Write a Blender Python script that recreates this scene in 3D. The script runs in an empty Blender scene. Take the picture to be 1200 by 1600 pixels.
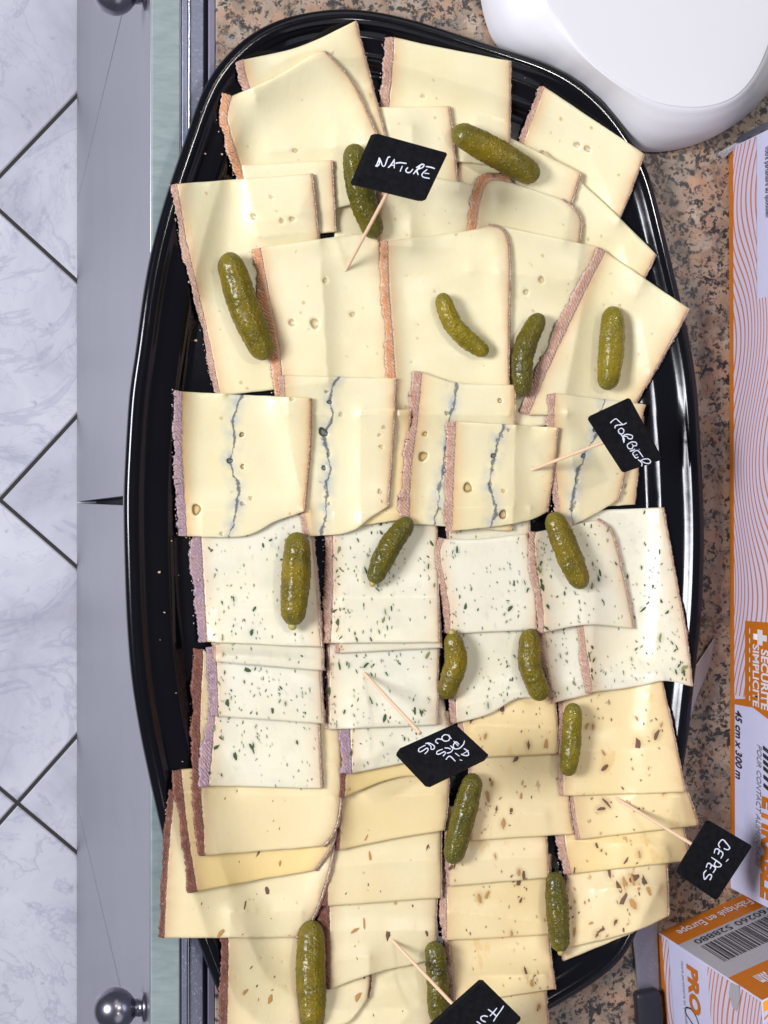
import bpy, math, random
import numpy as np
from mathutils import Vector, Matrix, noise

random.seed(7); RNG = np.random.default_rng(7)
SC = bpy.context.scene
COL = SC.collection

# ------------------------------------------------------------------ camera
H_CAM = 0.95
F_PX, CX, CY = 2600.0, 600.0, 800.0
NAD = Vector((10 - CX, -(786 - CY), -F_PX)).normalized()      # straight down, seen in camera space
_y = (Vector((0, 1, 0)) - NAD * NAD.y).normalized()
_z = -NAD
_x = _y.cross(_z)
R = Matrix((_x, _y, _z))                                       # camera space -> world
cam_d = bpy.data.cameras.new('camera')
cam_d.sensor_fit = 'HORIZONTAL'; cam_d.sensor_width = 36; cam_d.lens = 36 * F_PX / 1200
cam_d.clip_start = 0.01; cam_d.clip_end = 50
cam = bpy.data.objects.new('camera', cam_d); COL.objects.link(cam)
cam.matrix_world = Matrix.Translation((0, 0, H_CAM)) @ R.to_4x4()
SC.camera = cam
C0 = Vector((0, 0, H_CAM))

def ray(px, py): return R @ Vector((px - CX, -(py - CY), -F_PX))
def P(px, py, z=0.0):
    d = ray(px, py); return C0 + d * ((z - H_CAM) / d.z)
def hit(px, py, p, n):
    d = ray(px, py); return C0 + d * ((p - C0).dot(n) / d.dot(n))
def proj(v):
    c = R.transposed() @ (Vector(v) - C0)
    return CX + F_PX * c.x / -c.z, CY - F_PX * c.y / -c.z

# ------------------------------------------------------------------ world and lamps
W = bpy.data.worlds.new('World'); SC.world = W; W.use_nodes = True
bg = W.node_tree.nodes['Background']
bg.inputs[0].default_value = (0.68, 0.70, 0.84, 1); bg.inputs[1].default_value = 0.25

def area(name, loc, target, size, power, col, shape='DISK'):
    l = bpy.data.lights.new(name, 'AREA'); l.shape = shape; l.size = size
    l.energy = power; l.color = col
    o = bpy.data.objects.new(name, l); COL.objects.link(o)
    o.location = loc
    o.rotation_euler = (Vector(target) - Vector(loc)).to_track_quat('-Z', 'Y').to_euler()
    return o
area('ceiling_spot', (0.78, 0.42, 1.75), (0.28, 0.0, 0), 0.10, 6.4, (1.0, 0.965, 0.89))
area('ceiling_spot', (0.60, -0.55, 1.8), (0.3, 0.0, 0), 0.10, 2.2, (1.0, 0.965, 0.89))
area('ceiling_spot', (0.25, 0.75, 1.8), (0.3, 0.0, 0), 0.10, 2.2, (1.0, 0.96, 0.90))
area('soft_fill', (0.85, 1.75, 1.9), (0.3, 0.0, 0), 1.7, 11.5, (0.97, 0.97, 1.0), 'SQUARE')  # unseen broad fill, added to soften the light
area('soft_fill', (0.95, -1.75, 1.9), (0.3, 0.0, 0), 1.7, 9.0, (0.97, 0.97, 1.0), 'SQUARE')  # unseen counterpart, added so the soft light comes from both ends
area('aisle_lamp', (-1.3, 0.2, 1.3), (-0.2, 0.0, -0.9), 0.6, 72.0, (0.92, 0.93, 1.0), 'SQUARE')

SC.view_settings.view_transform = 'Standard'; SC.view_settings.look = 'None'
SC.view_settings.exposure = -0.24; SC.view_settings.gamma = 1.0
SC.render.engine = 'CYCLES'
SC.cycles.use_denoising = True
SC.cycles.max_bounces = 6; SC.cycles.transparent_max_bounces = 6
SC.cycles.sample_clamp_indirect = 3.0

# ------------------------------------------------------------------ material helpers
class NT:
    def __init__(s, name):
        s.m = bpy.data.materials.new(name); s.m.use_nodes = True
        s.t = s.m.node_tree; s.b = s.t.nodes['Principled BSDF']
    def n(s, typ, **kw):
        nd = s.t.nodes.new(typ)
        for k, v in kw.items():
            if k in nd.inputs.keys() if isinstance(k, str) else False: nd.inputs[k].default_value = v
            else: setattr(nd, k, v)
        return nd
    def l(s, a, b): s.t.links.new(a, b)
    def set(s, key, v):
        if isinstance(v, (bpy.types.NodeSocket,)): s.l(v, s.b.inputs[key])
        else: s.b.inputs[key].default_value = v
    def rgb(s, c):
        nd = s.n('ShaderNodeRGB'); nd.outputs[0].default_value = (*c, 1); return nd.outputs[0]
    def mix(s, f, a, b, mode='MIX'):
        nd = s.n('ShaderNodeMix', data_type='RGBA', blend_type=mode)
        for sock, v in ((nd.inputs[0], f), (nd.inputs[6], a), (nd.inputs[7], b)):
            if isinstance(v, bpy.types.NodeSocket): s.l(v, sock)
            elif isinstance(v, tuple): sock.default_value = (*v, 1)
            else: sock.default_value = v
        return nd.outputs[2]
    def math(s, op, a, b=0.0, c=0.0, clamp=False):
        nd = s.n('ShaderNodeMath', operation=op, use_clamp=clamp)
        for i, v in enumerate((a, b, c)):
            if isinstance(v, bpy.types.NodeSocket): s.l(v, nd.inputs[i])
            else: nd.inputs[i].default_value = v
        return nd.outputs[0]
    def ramp(s, f, stops):
        nd = s.n('ShaderNodeValToRGB'); s.l(f, nd.inputs[0])
        e = nd.color_ramp.elements
        while len(e) < len(stops): e.new(0.5)
        for el, (p, c) in zip(e, stops):
            el.position = p; el.color = (*c, 1) if isinstance(c, tuple) else (c, c, c, 1)
        return nd.outputs[0]
    def noise(s, vec, scale, detail=3, rough=0.55, dist=0.0):
        nd = s.n('ShaderNodeTexNoise'); s.l(vec, nd.inputs['Vector'])
        nd.inputs['Scale'].default_value = scale; nd.inputs['Detail'].default_value = detail
        nd.inputs['Roughness'].default_value = rough; nd.inputs['Distortion'].default_value = dist
        return nd.outputs[0]
    def voro(s, vec, scale, feature='F1', out=0, rand=1.0):
        nd = s.n('ShaderNodeTexVoronoi', feature=feature); s.l(vec, nd.inputs['Vector'])
        nd.inputs['Scale'].default_value = scale; nd.inputs['Randomness'].default_value = rand
        return nd.outputs[out]
    def attr(s, name):
        nd = s.n('ShaderNodeAttribute', attribute_name=name); return nd
    def obj(s): return s.n('ShaderNodeTexCoord').outputs['Object']
    def geo(s): return s.n('ShaderNodeNewGeometry').outputs['Position']
    def vmul(s, v, xyz):
        nd = s.n('ShaderNodeVectorMath', operation='MULTIPLY'); s.l(v, nd.inputs[0]); nd.inputs[1].default_value = xyz
        return nd.outputs[0]
    def vadd(s, a, b):
        nd = s.n('ShaderNodeVectorMath', operation='ADD'); s.l(a, nd.inputs[0]); s.l(b, nd.inputs[1]); return nd.outputs[0]
    def bump(s, h, strength=0.3, dist=0.001):
        nd = s.n('ShaderNodeBump'); nd.inputs['Strength'].default_value = strength
        nd.inputs['Distance'].default_value = dist; s.l(h, nd.inputs['Height'])
        s.l(nd.outputs[0], s.b.inputs['Normal']); return nd

def plain(name, col, rough=0.5, metal=0.0, spec=0.5, alpha=None):
    k = NT(name); k.set('Base Color', (*col, 1)); k.set('Roughness', rough); k.set('Metallic', metal)
    k.set('Specular IOR Level', spec)
    return k.m

def mat_cheese(name, base, edge, mottle, spk=None, spk_n=0.0, ash=False, herb=False):
    k = NT(name)
    uv = k.n('ShaderNodeUVMap').outputs[0]
    rnd = k.n('ShaderNodeObjectInfo').outputs['Random']
    off = k.n('ShaderNodeCombineXYZ'); k.l(k.math('MULTIPLY', rnd, 37.0), off.inputs[0]); k.l(k.math('MULTIPLY', rnd, 91.0), off.inputs[1])
    v = k.vadd(uv, off.outputs[0])
    n1 = k.noise(v, 45, 3); n2 = k.noise(v, 400, 2)
    c = k.mix(k.ramp(n1, [(0.35, 0.0), (0.7, 1.0)]), base, mottle)
    c = k.mix(k.math('MULTIPLY', k.ramp(n2, [(0.3, 0.0), (0.8, 1.0)]), 0.10), c, tuple(x * 0.8 for x in base))
    big = k.noise(v, 14, 2)
    c = k.mix(k.math('MULTIPLY', k.ramp(big, [(0.35, 0.0), (0.68, 1.0)]), 0.55), c, tuple(min(1, x * f_) for x, f_ in zip(base, (1.02, 1.06, 1.22))))
    c = k.mix(k.math('MULTIPLY', k.ramp(k.noise(v, 19, 3), [(0.50, 0.0), (0.75, 1.0)]), 0.45), c, tuple(x * f_ for x, f_ in zip(base, (0.97, 0.90, 0.72))))
    c = k.mix(k.math('MULTIPLY', rnd, 0.30), c, tuple(x * f_ for x, f_ in zip(base, (1.0, 1.05, 1.18))))
    c = k.mix(k.attr('tint').outputs['Fac'], c, (0.76, 0.565, 0.24))
    stn = k.attr('stain').outputs['Fac']
    if name in ('cheese_herb_white', 'cheese_mushroom'):
        sc0 = (0.30, 0.34, 0.22) if 'herb' in name else (0.40, 0.24, 0.09)
        c = k.mix(k.ramp(k.math('MULTIPLY', stn, k.math('ADD', 0.55, k.noise(v, 500, 3))), [(0.15, 0.0), (1.0, 0.62)]), c, sc0)
    # colour shift towards the rind
    dl = k.attr('dl').outputs['Fac']; dr = k.attr('dr').outputs['Fac']
    dm = k.math('MINIMUM', dl, dr)
    dm = k.math('ADD', dm, k.math('MULTIPLY', k.math('SUBTRACT', k.noise(v, 120, 3), 0.5), 0.0035))
    g = k.ramp(k.math('MULTIPLY', dm, 100.0), [(0.0, 1.0), (0.10, 0.75), (0.30, 0.42), (0.62, 0.16), (1.0, 0.0)])
    c = k.mix(k.math('MULTIPLY', g, 0.85), c, edge)
    # tiny eyes and flecks
    if spk:
        vd = k.voro(k.vadd(v, k.vmul(k.n('ShaderNodeTexNoise').outputs['Color'], (0, 0, 0))), 150, 'F1', 0)
        sel = k.math('GREATER_THAN', k.noise(v, 70, 1), 1.0 - spk_n)
        m = k.math('MULTIPLY', k.ramp(vd, [(0.10, 1.0), (0.22, 0.0)]), sel)
        c = k.mix(k.math('MULTIPLY', m, 0.8), c, spk)
    if herb:
        cl = k.noise(v, 60, 4)
        c = k.mix(k.math('MULTIPLY', k.ramp(cl, [(0.52, 0.0), (0.72, 1.0)]), 0.26), c, (0.48, 0.50, 0.42))
        c = k.mix(k.math('MULTIPLY', k.ramp(k.noise(k.vmul(v, (1, 0.5, 1)), 150, 3), [(0.62, 0.0), (0.72, 1.0)]), 0.25), c, (0.38, 0.38, 0.33))
        vs = k.vmul(v, (1.0, 0.55, 1.0))
        vd = k.voro(vs, 260, 'F1', 0)
        m = k.math('MULTIPLY', k.ramp(vd, [(0.10, 1.0), (0.2, 0.0)]), k.math('GREATER_THAN', k.noise(v, 130, 1), 0.53))
        c = k.mix(k.math('MULTIPLY', m, 0.80), c, (0.13, 0.17, 0.08))
    if name == 'cheese_mushroom':
        for sc_, lo_, col_, amt in ((75, 0.66, (0.30, 0.15, 0.05), 0.55), (110, 0.68, (0.16, 0.10, 0.06), 0.6), (48, 0.62, (0.66, 0.42, 0.14), 0.45)):
            c = k.mix(k.math('MULTIPLY', k.ramp(k.noise(k.vmul(v, (1.3, 0.7, 1)), sc_, 3, 0.6), [(lo_, 0.0), (lo_ + 0.05, 1.0)]), amt), c, col_)
    if ash:
        a = k.attr('ash').outputs['Fac']
        wob = k.math('MULTIPLY', k.math('SUBTRACT', k.noise(v, 80, 5, 0.68), 0.5), 0.0085)
        d = k.math('ABSOLUTE', k.math('ADD', a, wob))
        wn = k.noise(k.vmul(v, (0.3, 1, 1)), 130, 3, 0.6)
        wd = k.math('MAXIMUM', k.math('MULTIPLY_ADD', wn, 0.0056, -0.00190), 0.00040)
        core = k.math('SUBTRACT', 1.0, k.math('DIVIDE', d, wd), clamp=True)
        core = k.ramp(core, [(0.0, 0.0), (0.65, 1.0)])
        d2 = k.math('ABSOLUTE', k.math('ADD', a, k.math('MULTIPLY', k.math('SUBTRACT', k.noise(v, 60, 3), 0.5), 0.007)))
        halo = k.math('MULTIPLY', k.ramp(k.math('MULTIPLY', d2, 100), [(0.0, 1.0), (0.25, 0.5), (0.75, 0.0)]), k.ramp(k.noise(v, 120, 4), [(0.36, 0.05), (0.62, 0.85)]))
        c = k.mix(halo, c, (0.33, 0.37, 0.41))
        c = k.mix(k.math('MULTIPLY', core, 0.82), c, (0.055, 0.065, 0.085))
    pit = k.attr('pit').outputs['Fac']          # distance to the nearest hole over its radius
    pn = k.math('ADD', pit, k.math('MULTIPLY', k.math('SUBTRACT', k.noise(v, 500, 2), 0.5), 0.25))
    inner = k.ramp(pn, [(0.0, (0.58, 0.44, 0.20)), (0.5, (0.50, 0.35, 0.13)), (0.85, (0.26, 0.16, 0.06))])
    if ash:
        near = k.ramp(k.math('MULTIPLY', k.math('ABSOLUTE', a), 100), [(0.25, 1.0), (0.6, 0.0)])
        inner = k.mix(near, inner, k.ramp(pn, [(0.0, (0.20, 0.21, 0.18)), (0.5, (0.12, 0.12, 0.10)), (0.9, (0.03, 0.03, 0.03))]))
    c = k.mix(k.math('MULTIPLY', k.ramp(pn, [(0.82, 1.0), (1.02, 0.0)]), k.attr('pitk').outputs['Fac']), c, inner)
    k.set('Base Color', c)
    k.set('Roughness', k.ramp(n1, [(0.3, 0.28), (0.7, 0.44)]))
    k.set('Specular IOR Level', 0.4)
    k.set('Subsurface Weight', 0.45); k.b.inputs['Subsurface Radius'].default_value = (1.0, 0.75, 0.40)
    k.b.inputs['Subsurface Scale'].default_value = 0.0055
    h = k.math('ADD', k.math('MULTIPLY', k.noise(v, 260, 4), 0.5), k.math('MULTIPLY', k.noise(k.vmul(v, (1, 0.15, 1)), 500, 2), 0.25))
    h = k.math('ADD', h, k.math('MULTIPLY', k.ramp(k.voro(v, 190), [(0.0, 0.0), (0.16, 1.0)]), k.math('MULTIPLY', k.math('GREATER_THAN', k.noise(v, 75, 1), 0.6), 0.6)))
    k.bump(h, 0.30, 0.0006)
    return k.m

def mat_rind(name, a, b, light, stripes=0.5):
    k = NT(name)
    uv = k.n('ShaderNodeUVMap').outputs[0]
    rnd = k.n('ShaderNodeObjectInfo').outputs['Random']
    off = k.n('ShaderNodeCombineXYZ'); k.l(k.math('MULTIPLY', rnd, 53.0), off.inputs[1])
    v = k.vadd(uv, off.outputs[0])
    n = k.noise(v, 330, 4, 0.65); n2 = k.noise(v, 90, 3)
    c = k.mix(k.ramp(n2, [(0.35, 0.0), (0.65, 1.0)]), a, b)
    w = k.n('ShaderNodeTexWave', wave_type='BANDS', bands_direction='DIAGONAL'); k.l(v, w.inputs['Vector'])
    w.inputs['Scale'].default_value = 300; w.inputs['Distortion'].default_value = 5.0; w.inputs['Detail'].default_value = 4; w.inputs['Detail Scale'].default_value = 1.5
    c = k.mix(k.math('MULTIPLY', k.ramp(w.outputs['Fac'], [(0.45, 0.0), (0.9, 1.0)]), stripes * 0.40), c, light)
    c = k.mix(k.math('MULTIPLY', k.ramp(n, [(0.50, 0.0), (0.68, 1.0)]), 0.40), c, light)
    rt = k.attr('rt').outputs['Fac']
    c = k.mix(k.math('MULTIPLY', k.ramp(k.noise(v, 170, 4, 0.7), [(0.55, 0.0), (0.68, 1.0)]), 0.5), c, tuple(x * 0.5 for x in a))
    e = k.math('MULTIPLY', k.ramp(k.math('ADD', rt, k.math('MULTIPLY', n, 0.5)), [(0.20, 1.0), (0.50, 0.0)]), 0.8)
    c = k.mix(e, c, light)
    e2 = k.math('MULTIPLY', k.ramp(k.math('ADD', rt, k.math('MULTIPLY', n, 0.3)), [(0.92, 0.0), (1.1, 1.0)]), 0.5)
    c = k.mix(e2, c, light)
    k.set('Base Color', c); k.set('Roughness', 0.72); k.set('Specular IOR Level', 0.3)
    k.set('Subsurface Weight', 0.08); k.b.inputs['Subsurface Scale'].default_value = 0.002
    k.bump(k.math('ADD', n, k.math('MULTIPLY', w.outputs['Fac'], 0.5)), 0.8, 0.0010)
    return k.m

M = {}
M['nature'] = mat_cheese('cheese_cream', (0.745, 0.66, 0.41), (0.59, 0.33, 0.16), (0.69, 0.605, 0.36), (0.50, 0.37, 0.15), 0.38)
M['morbier'] = mat_cheese('cheese_ash_line', (0.71, 0.63, 0.385), (0.58, 0.31, 0.12), (0.66, 0.58, 0.355), (0.50, 0.37, 0.15), 0.34, ash=True)
M['ail'] = mat_cheese('cheese_herb_white', (0.715, 0.67, 0.505), (0.60, 0.40, 0.23), (0.665, 0.625, 0.48), (0.55, 0.5, 0.3), 0.3, herb=True)
M['cepes'] = mat_cheese('cheese_mushroom', (0.74, 0.60, 0.34), (0.58, 0.36, 0.18), (0.70, 0.56, 0.31), (0.30, 0.16, 0.06), 0.36)
M['fume'] = mat_cheese('cheese_smoked', (0.73, 0.625, 0.38), (0.44, 0.28, 0.15), (0.68, 0.565, 0.33), (0.40, 0.22, 0.08), 0.34)
M['r_nature'] = mat_rind('rind_pink_tan', (0.37, 0.190, 0.130), (0.45, 0.255, 0.175), (0.70, 0.56, 0.47))
M['r_pale'] = mat_rind('rind_pale', (0.50, 0.30, 0.22), (0.58, 0.38, 0.29), (0.80, 0.68, 0.60))
M['r_orange'] = mat_rind('rind_orange', (0.55, 0.21, 0.07), (0.52, 0.26, 0.13), (0.74, 0.56, 0.44))
M['r_cool_light'] = mat_rind('rind_cool_light', (0.25, 0.155, 0.20), (0.31, 0.19, 0.19), (0.54, 0.43, 0.45))  # purple cast of the cool light mixed into the rind colour
M['r_brown'] = mat_rind('rind_brown', (0.11, 0.035, 0.022), (0.15, 0.050, 0.030), (0.32, 0.17, 0.13), 0.25)
M['crumb'] = plain('rind_crumb_pale', (0.62, 0.47, 0.38), 0.8)
M['crumb_brown'] = plain('rind_crumb_brown', (0.34, 0.22, 0.17), 0.8)
M['herb'] = plain('herb_green', (0.045, 0.075, 0.02), 0.7)
M['herb2'] = plain('herb_olive', (0.20, 0.21, 0.06), 0.7)
M['mush'] = plain('mushroom_brown', (0.13, 0.065, 0.03), 0.65)
M['mush2'] = plain('mushroom_tan', (0.42, 0.22, 0.06), 0.65)
M['chalk'] = plain('chalk_white', (0.68, 0.70, 0.80), 0.8)
M['orange'] = plain('print_orange', (0.46, 0.125, 0.004), 0.45)
M['black_ink'] = plain('print_black', (0.02, 0.02, 0.025), 0.5)
M['grey_ink'] = plain('print_grey', (0.22, 0.22, 0.25), 0.5)
M['white_ink'] = plain('print_white', (0.62, 0.58, 0.60), 0.5)
M['grey_card'] = plain('card_grey', (0.34, 0.33, 0.36), 0.5)
M['yellow'] = plain('print_yellow_orange', (0.85, 0.33, 0.01), 0.4)
M['bulb_white'] = plain('white_plastic', (0.64, 0.63, 0.65), 0.5)
def _slate():
    k = NT('slate_black'); v = k.obj()
    n = k.noise(v, 300, 4); k.set('Base Color', k.mix(k.ramp(n, [(0.3, 0.0), (0.8, 1.0)]), (0.003, 0.003, 0.004), (0.009, 0.009, 0.012)))
    k.set('Roughness', 0.75); k.set('Specular IOR Level', 0.10); k.bump(n, 0.3, 0.0004); return k.m
M['slate'] = _slate()
def _wood():
    k = NT('pick_wood'); v = k.obj()
    n = k.noise(k.vmul(v, (6, 6, 0.6)), 300, 3)
    k.set('Base Color', k.mix(n, (0.62, 0.40, 0.24), (0.78, 0.58, 0.40))); k.set('Roughness', 0.6); return k.m
M['wood'] = _wood()
def _tray():
    k = NT('tray_black_plastic'); v = k.geo()
    k.set('Base Color', (0.003, 0.003, 0.005, 1)); k.set('Specular IOR Level', 0.32)
    sm = k.noise(v, 14, 4, 0.6)
    k.set('Roughness', k.ramp(sm, [(0.35, 0.07), (0.75, 0.20)]))
    k.bump(k.math('ADD', k.noise(v, 40, 2), k.math('MULTIPLY', k.noise(v, 300, 2), 0.05)), 0.05, 0.002)
    return k.m
M['tray'] = _tray()
def _granite():
    k = NT('granite_salmon'); v = k.geo()
    vv = k.vadd(v, k.vmul(k.n('ShaderNodeTexNoise', ).outputs['Color'], (0, 0, 0)))
    warp = k.n('ShaderNodeTexNoise'); k.l(v, warp.inputs['Vector']); warp.inputs['Scale'].default_value = 210; warp.inputs['Detail'].default_value = 4
    wv = k.vadd(v, k.vmul(warp.outputs['Color'], (0.009, 0.009, 0.009)))
    n1 = k.noise(v, 28, 3); n2 = k.noise(wv, 90, 3, 0.6)
    c = k.ramp(n2, [(0.28, (0.16, 0.10, 0.07)), (0.42, (0.33, 0.20, 0.13)), (0.54, (0.42, 0.27, 0.18)), (0.66, (0.40, 0.33, 0.26)), (0.8, (0.26, 0.23, 0.21))])
    cell = k.voro(wv, 120, 'F1', 1)
    sep = k.n('ShaderNodeSeparateColor'); k.l(cell, sep.inputs[0])
    c = k.mix(k.ramp(sep.outputs[0], [(0.0, 0.15), (1.0, 0.8)]), c, k.ramp(sep.outputs[1], [(0.0, (0.50, 0.26, 0.16)), (0.25, (0.36, 0.24, 0.15)), (0.5, (0.25, 0.22, 0.20)), (0.75, (0.50, 0.37, 0.27)), (1.0, (0.15, 0.12, 0.10))]))
    c = k.mix(k.math('MULTIPLY', k.ramp(k.noise(v, 38, 3), [(0.52, 0.0), (0.64, 1.0)]), 0.45), c, (0.22, 0.18, 0.15))
    c = k.mix(k.math('MULTIPLY', k.ramp(k.noise(v, 30, 2), [(0.30, 1.0), (0.44, 0.0)]), 0.5), c, (0.50, 0.28, 0.17))
    clus = k.ramp(k.noise(v, 48, 3), [(0.34, 0.10), (0.62, 0.85)])
    for scl, st in ((340, 0.9), (170, 0.85)):
        d1 = k.voro(wv, scl, 'F1', 1); s1 = k.n('ShaderNodeSeparateColor'); k.l(d1, s1.inputs[0])
        dark = k.math('LESS_THAN', s1.outputs[2], k.math('MULTIPLY', clus, 0.75 if scl == 340 else 0.42))
        d2 = k.ramp(k.math('ADD', k.voro(wv, scl, 'F1', 0), k.math('MULTIPLY', k.noise(v, 700, 2), 0.3)), [(0.45, 1.0), (0.75, 0.0)])
        c = k.mix(k.math('MULTIPLY', k.math('MULTIPLY', dark, d2), st), c, (0.020, 0.020, 0.022))
    c = k.mix(k.math('MULTIPLY', k.ramp(k.noise(wv, 120, 4, 0.7), [(0.61, 0.0), (0.65, 1.0)]), 0.85), c, (0.030, 0.028, 0.030))
    bl = k.math('MULTIPLY', k.ramp(k.noise(k.vadd(v, k.vmul(warp.outputs['Color'], (0.004, 0.004, 0.004))), 210, 4, 0.65), [(0.545, 0.0), (0.575, 1.0)]), k.ramp(k.noise(v, 33, 3, 0.6), [(0.36, 0.0), (0.50, 1.0)]))
    c = k.mix(k.math('MULTIPLY', bl, 0.92), c, (0.018, 0.018, 0.021))
    c = k.mix(k.ramp(k.noise(wv, 240, 2), [(0.62, 0.0), (0.72, 0.45)]), c, (0.55, 0.44, 0.35))
    c = k.mix(1.0, c, (0.80, 0.84, 0.86), 'MULTIPLY')
    k.set('Base Color', c); k.set('Roughness', 0.34); k.set('Specular IOR Level', 0.35)
    k.bump(k.noise(v, 400, 2), 0.05, 0.0004)
    return k.m
M['granite'] = _granite()
def _marble():
    k = NT('floor_marble'); v = k.geo()
    rnd = k.n('ShaderNodeObjectInfo').outputs['Random']
    off = k.n('ShaderNodeCombineXYZ'); k.l(k.math('MULTIPLY', rnd, 20.0), off.inputs[0]); k.l(k.math('MULTIPLY', rnd, 33.0), off.inputs[2])
    v = k.vadd(v, off.outputs[0])
    n = k.noise(v, 6, 5, 0.6, 0.6)
    c = k.ramp(n, [(0.3, (0.50, 0.50, 0.56)), (0.5, (0.68, 0.68, 0.74)), (0.7, (0.80, 0.80, 0.84))])
    vein = k.math('ABSOLUTE', k.math('SUBTRACT', k.noise(v, 5, 6, 0.62, 1.2), 0.5))
    c = k.mix(k.ramp(vein, [(0.0, 0.30), (0.018, 0.0)]), c, (0.26, 0.28, 0.40))
    vein2 = k.math('ABSOLUTE', k.math('SUBTRACT', k.noise(v, 11, 6, 0.62, 1.5), 0.48))
    c = k.mix(k.ramp(vein2, [(0.0, 0.20), (0.02, 0.0)]), c, (0.30, 0.32, 0.44))
    c = k.mix(k.ramp(k.noise(v, 55, 2), [(0.70, 0.0), (0.78, 0.5)]), c, (0.33, 0.34, 0.42))
    k.set('Base Color', c); k.set('Roughness', 0.35); return k.m
M['marble'] = _marble()
M['grout'] = plain('grout_dark', (0.045, 0.045, 0.04), 0.9)
def _door():
    k = NT('door_brushed_grey'); v = k.geo()
    n = k.noise(k.vmul(v, (1, 1, 0.08)), 90, 3); n2 = k.noise(v, 7, 3)
    c = k.mix(n2, (0.19, 0.19, 0.225), (0.26, 0.26, 0.305))
    c = k.mix(k.math('MULTIPLY', n, 0.25), c, (0.19, 0.19, 0.22))
    c = k.mix(k.ramp(k.noise(k.vmul(v, (1, 1, 0.3)), 28, 4, 0.6), [(0.62, 0.0), (0.72, 0.35)]), c, (0.17, 0.17, 0.21))
    k.set('Base Color', c); k.set('Metallic', 0.45); k.set('Roughness', 0.30); k.bump(n, 0.05, 0.0005); return k.m
M['door'] = _door()
def _green():
    k = NT('laminate_green_grey'); v = k.geo()
    n = k.noise(k.vmul(v, (10, 35, 1)), 6, 4, 0.6, 0.5)
    c = k.mix(k.ramp(n, [(0.3, 0.0), (0.7, 1.0)]), (0.18, 0.225, 0.225), (0.245, 0.295, 0.29))
    k.set('Base Color', c); k.set('Roughness', 0.5); return k.m
M['green'] = _green()
def _steel(name, col, rough, scr=0.5):
    k = NT(name); v = k.geo()
    n = k.noise(k.vmul(v, (30, 3, 1)), 40, 3)
    s = k.math('ABSOLUTE', k.math('SUBTRACT', k.noise(k.vmul(v, (1.3, 0.8, 1)), 120, 1, 0.4, 3.0), 0.5))
    c = k.mix(k.ramp(s, [(0.0, scr), (0.012, 0.0)]), col, (0.75, 0.75, 0.8))
    k.set('Base Color', c); k.set('Metallic', 0.75); k.set('Roughness', rough); k.bump(n, 0.1, 0.0004); return k.m
M['steel'] = _steel('trim_steel', (0.17, 0.18, 0.24), 0.42)
M['steel_bright'] = plain('trim_edge_bright', (0.85, 0.85, 0.9), 0.22, 1.0)
M['violet'] = _steel('trim_violet_grey', (0.19, 0.18, 0.25), 0.5, 0.1)
M['dark'] = plain('gap_dark', (0.012, 0.012, 0.018), 0.6)
M['chrome'] = plain('knob_satin_steel', (0.28, 0.27, 0.32), 0.26, 1.0)
M['blade'] = _steel('knife_steel', (0.26, 0.25, 0.28), 0.36, 0.2)
M['handle'] = plain('handle_black', (0.012, 0.012, 0.018), 0.45)
M['film'] = plain('film_clear', (0.8, 0.8, 0.85), 0.12); 
_f = M['film'].node_tree.nodes['Principled BSDF']; _f.inputs['Transmission Weight'].default_value = 0.75; _f.inputs['IOR'].default_value = 1.2
def _card():
    k = NT('card_white'); v = k.obj()
    k.set('Base Color', k.mix(k.noise(v, 30, 3), (0.50, 0.50, 0.68), (0.56, 0.55, 0.71))); k.set('Roughness', 0.35); k.bump(k.noise(v, 22, 3), 0.25, 0.003); return k.m
M['card'] = _card()
def _wave(name, period, amp, wl, sp):
    k = NT(name); uv = k.n('ShaderNodeUVMap').outputs[0]
    s = k.n('ShaderNodeSeparateXYZ'); k.l(uv, s.inputs[0])
    u, v = s.outputs[0], s.outputs[1]
    a = k.math('MULTIPLY', k.math('SINE', k.math('MULTIPLY', u, 2 * math.pi / wl)), amp)
    b = k.math('MULTIPLY', k.math('SINE', k.math('MULTIPLY_ADD', v, 90.0, k.math('MULTIPLY', u, 21.0))), amp * 0.25)
    f = k.math('FRACT', k.math('DIVIDE', k.math('ADD', k.math('ADD', v, a), k.math('ADD', b, 1.0)), sp))
    m = k.ramp(k.math('ABSOLUTE', k.math('SUBTRACT', f, 0.5)), [(0.12, 1.0), (0.19, 0.0)])
    k.set('Base Color', k.mix(m, (0.54, 0.50, 0.66), (0.50, 0.17, 0.05))); k.set('Roughness', 0.38); return k.m
M['wave'] = _wave('print_waves', 0, 0.0125, 0.155, 0.0050)
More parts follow.
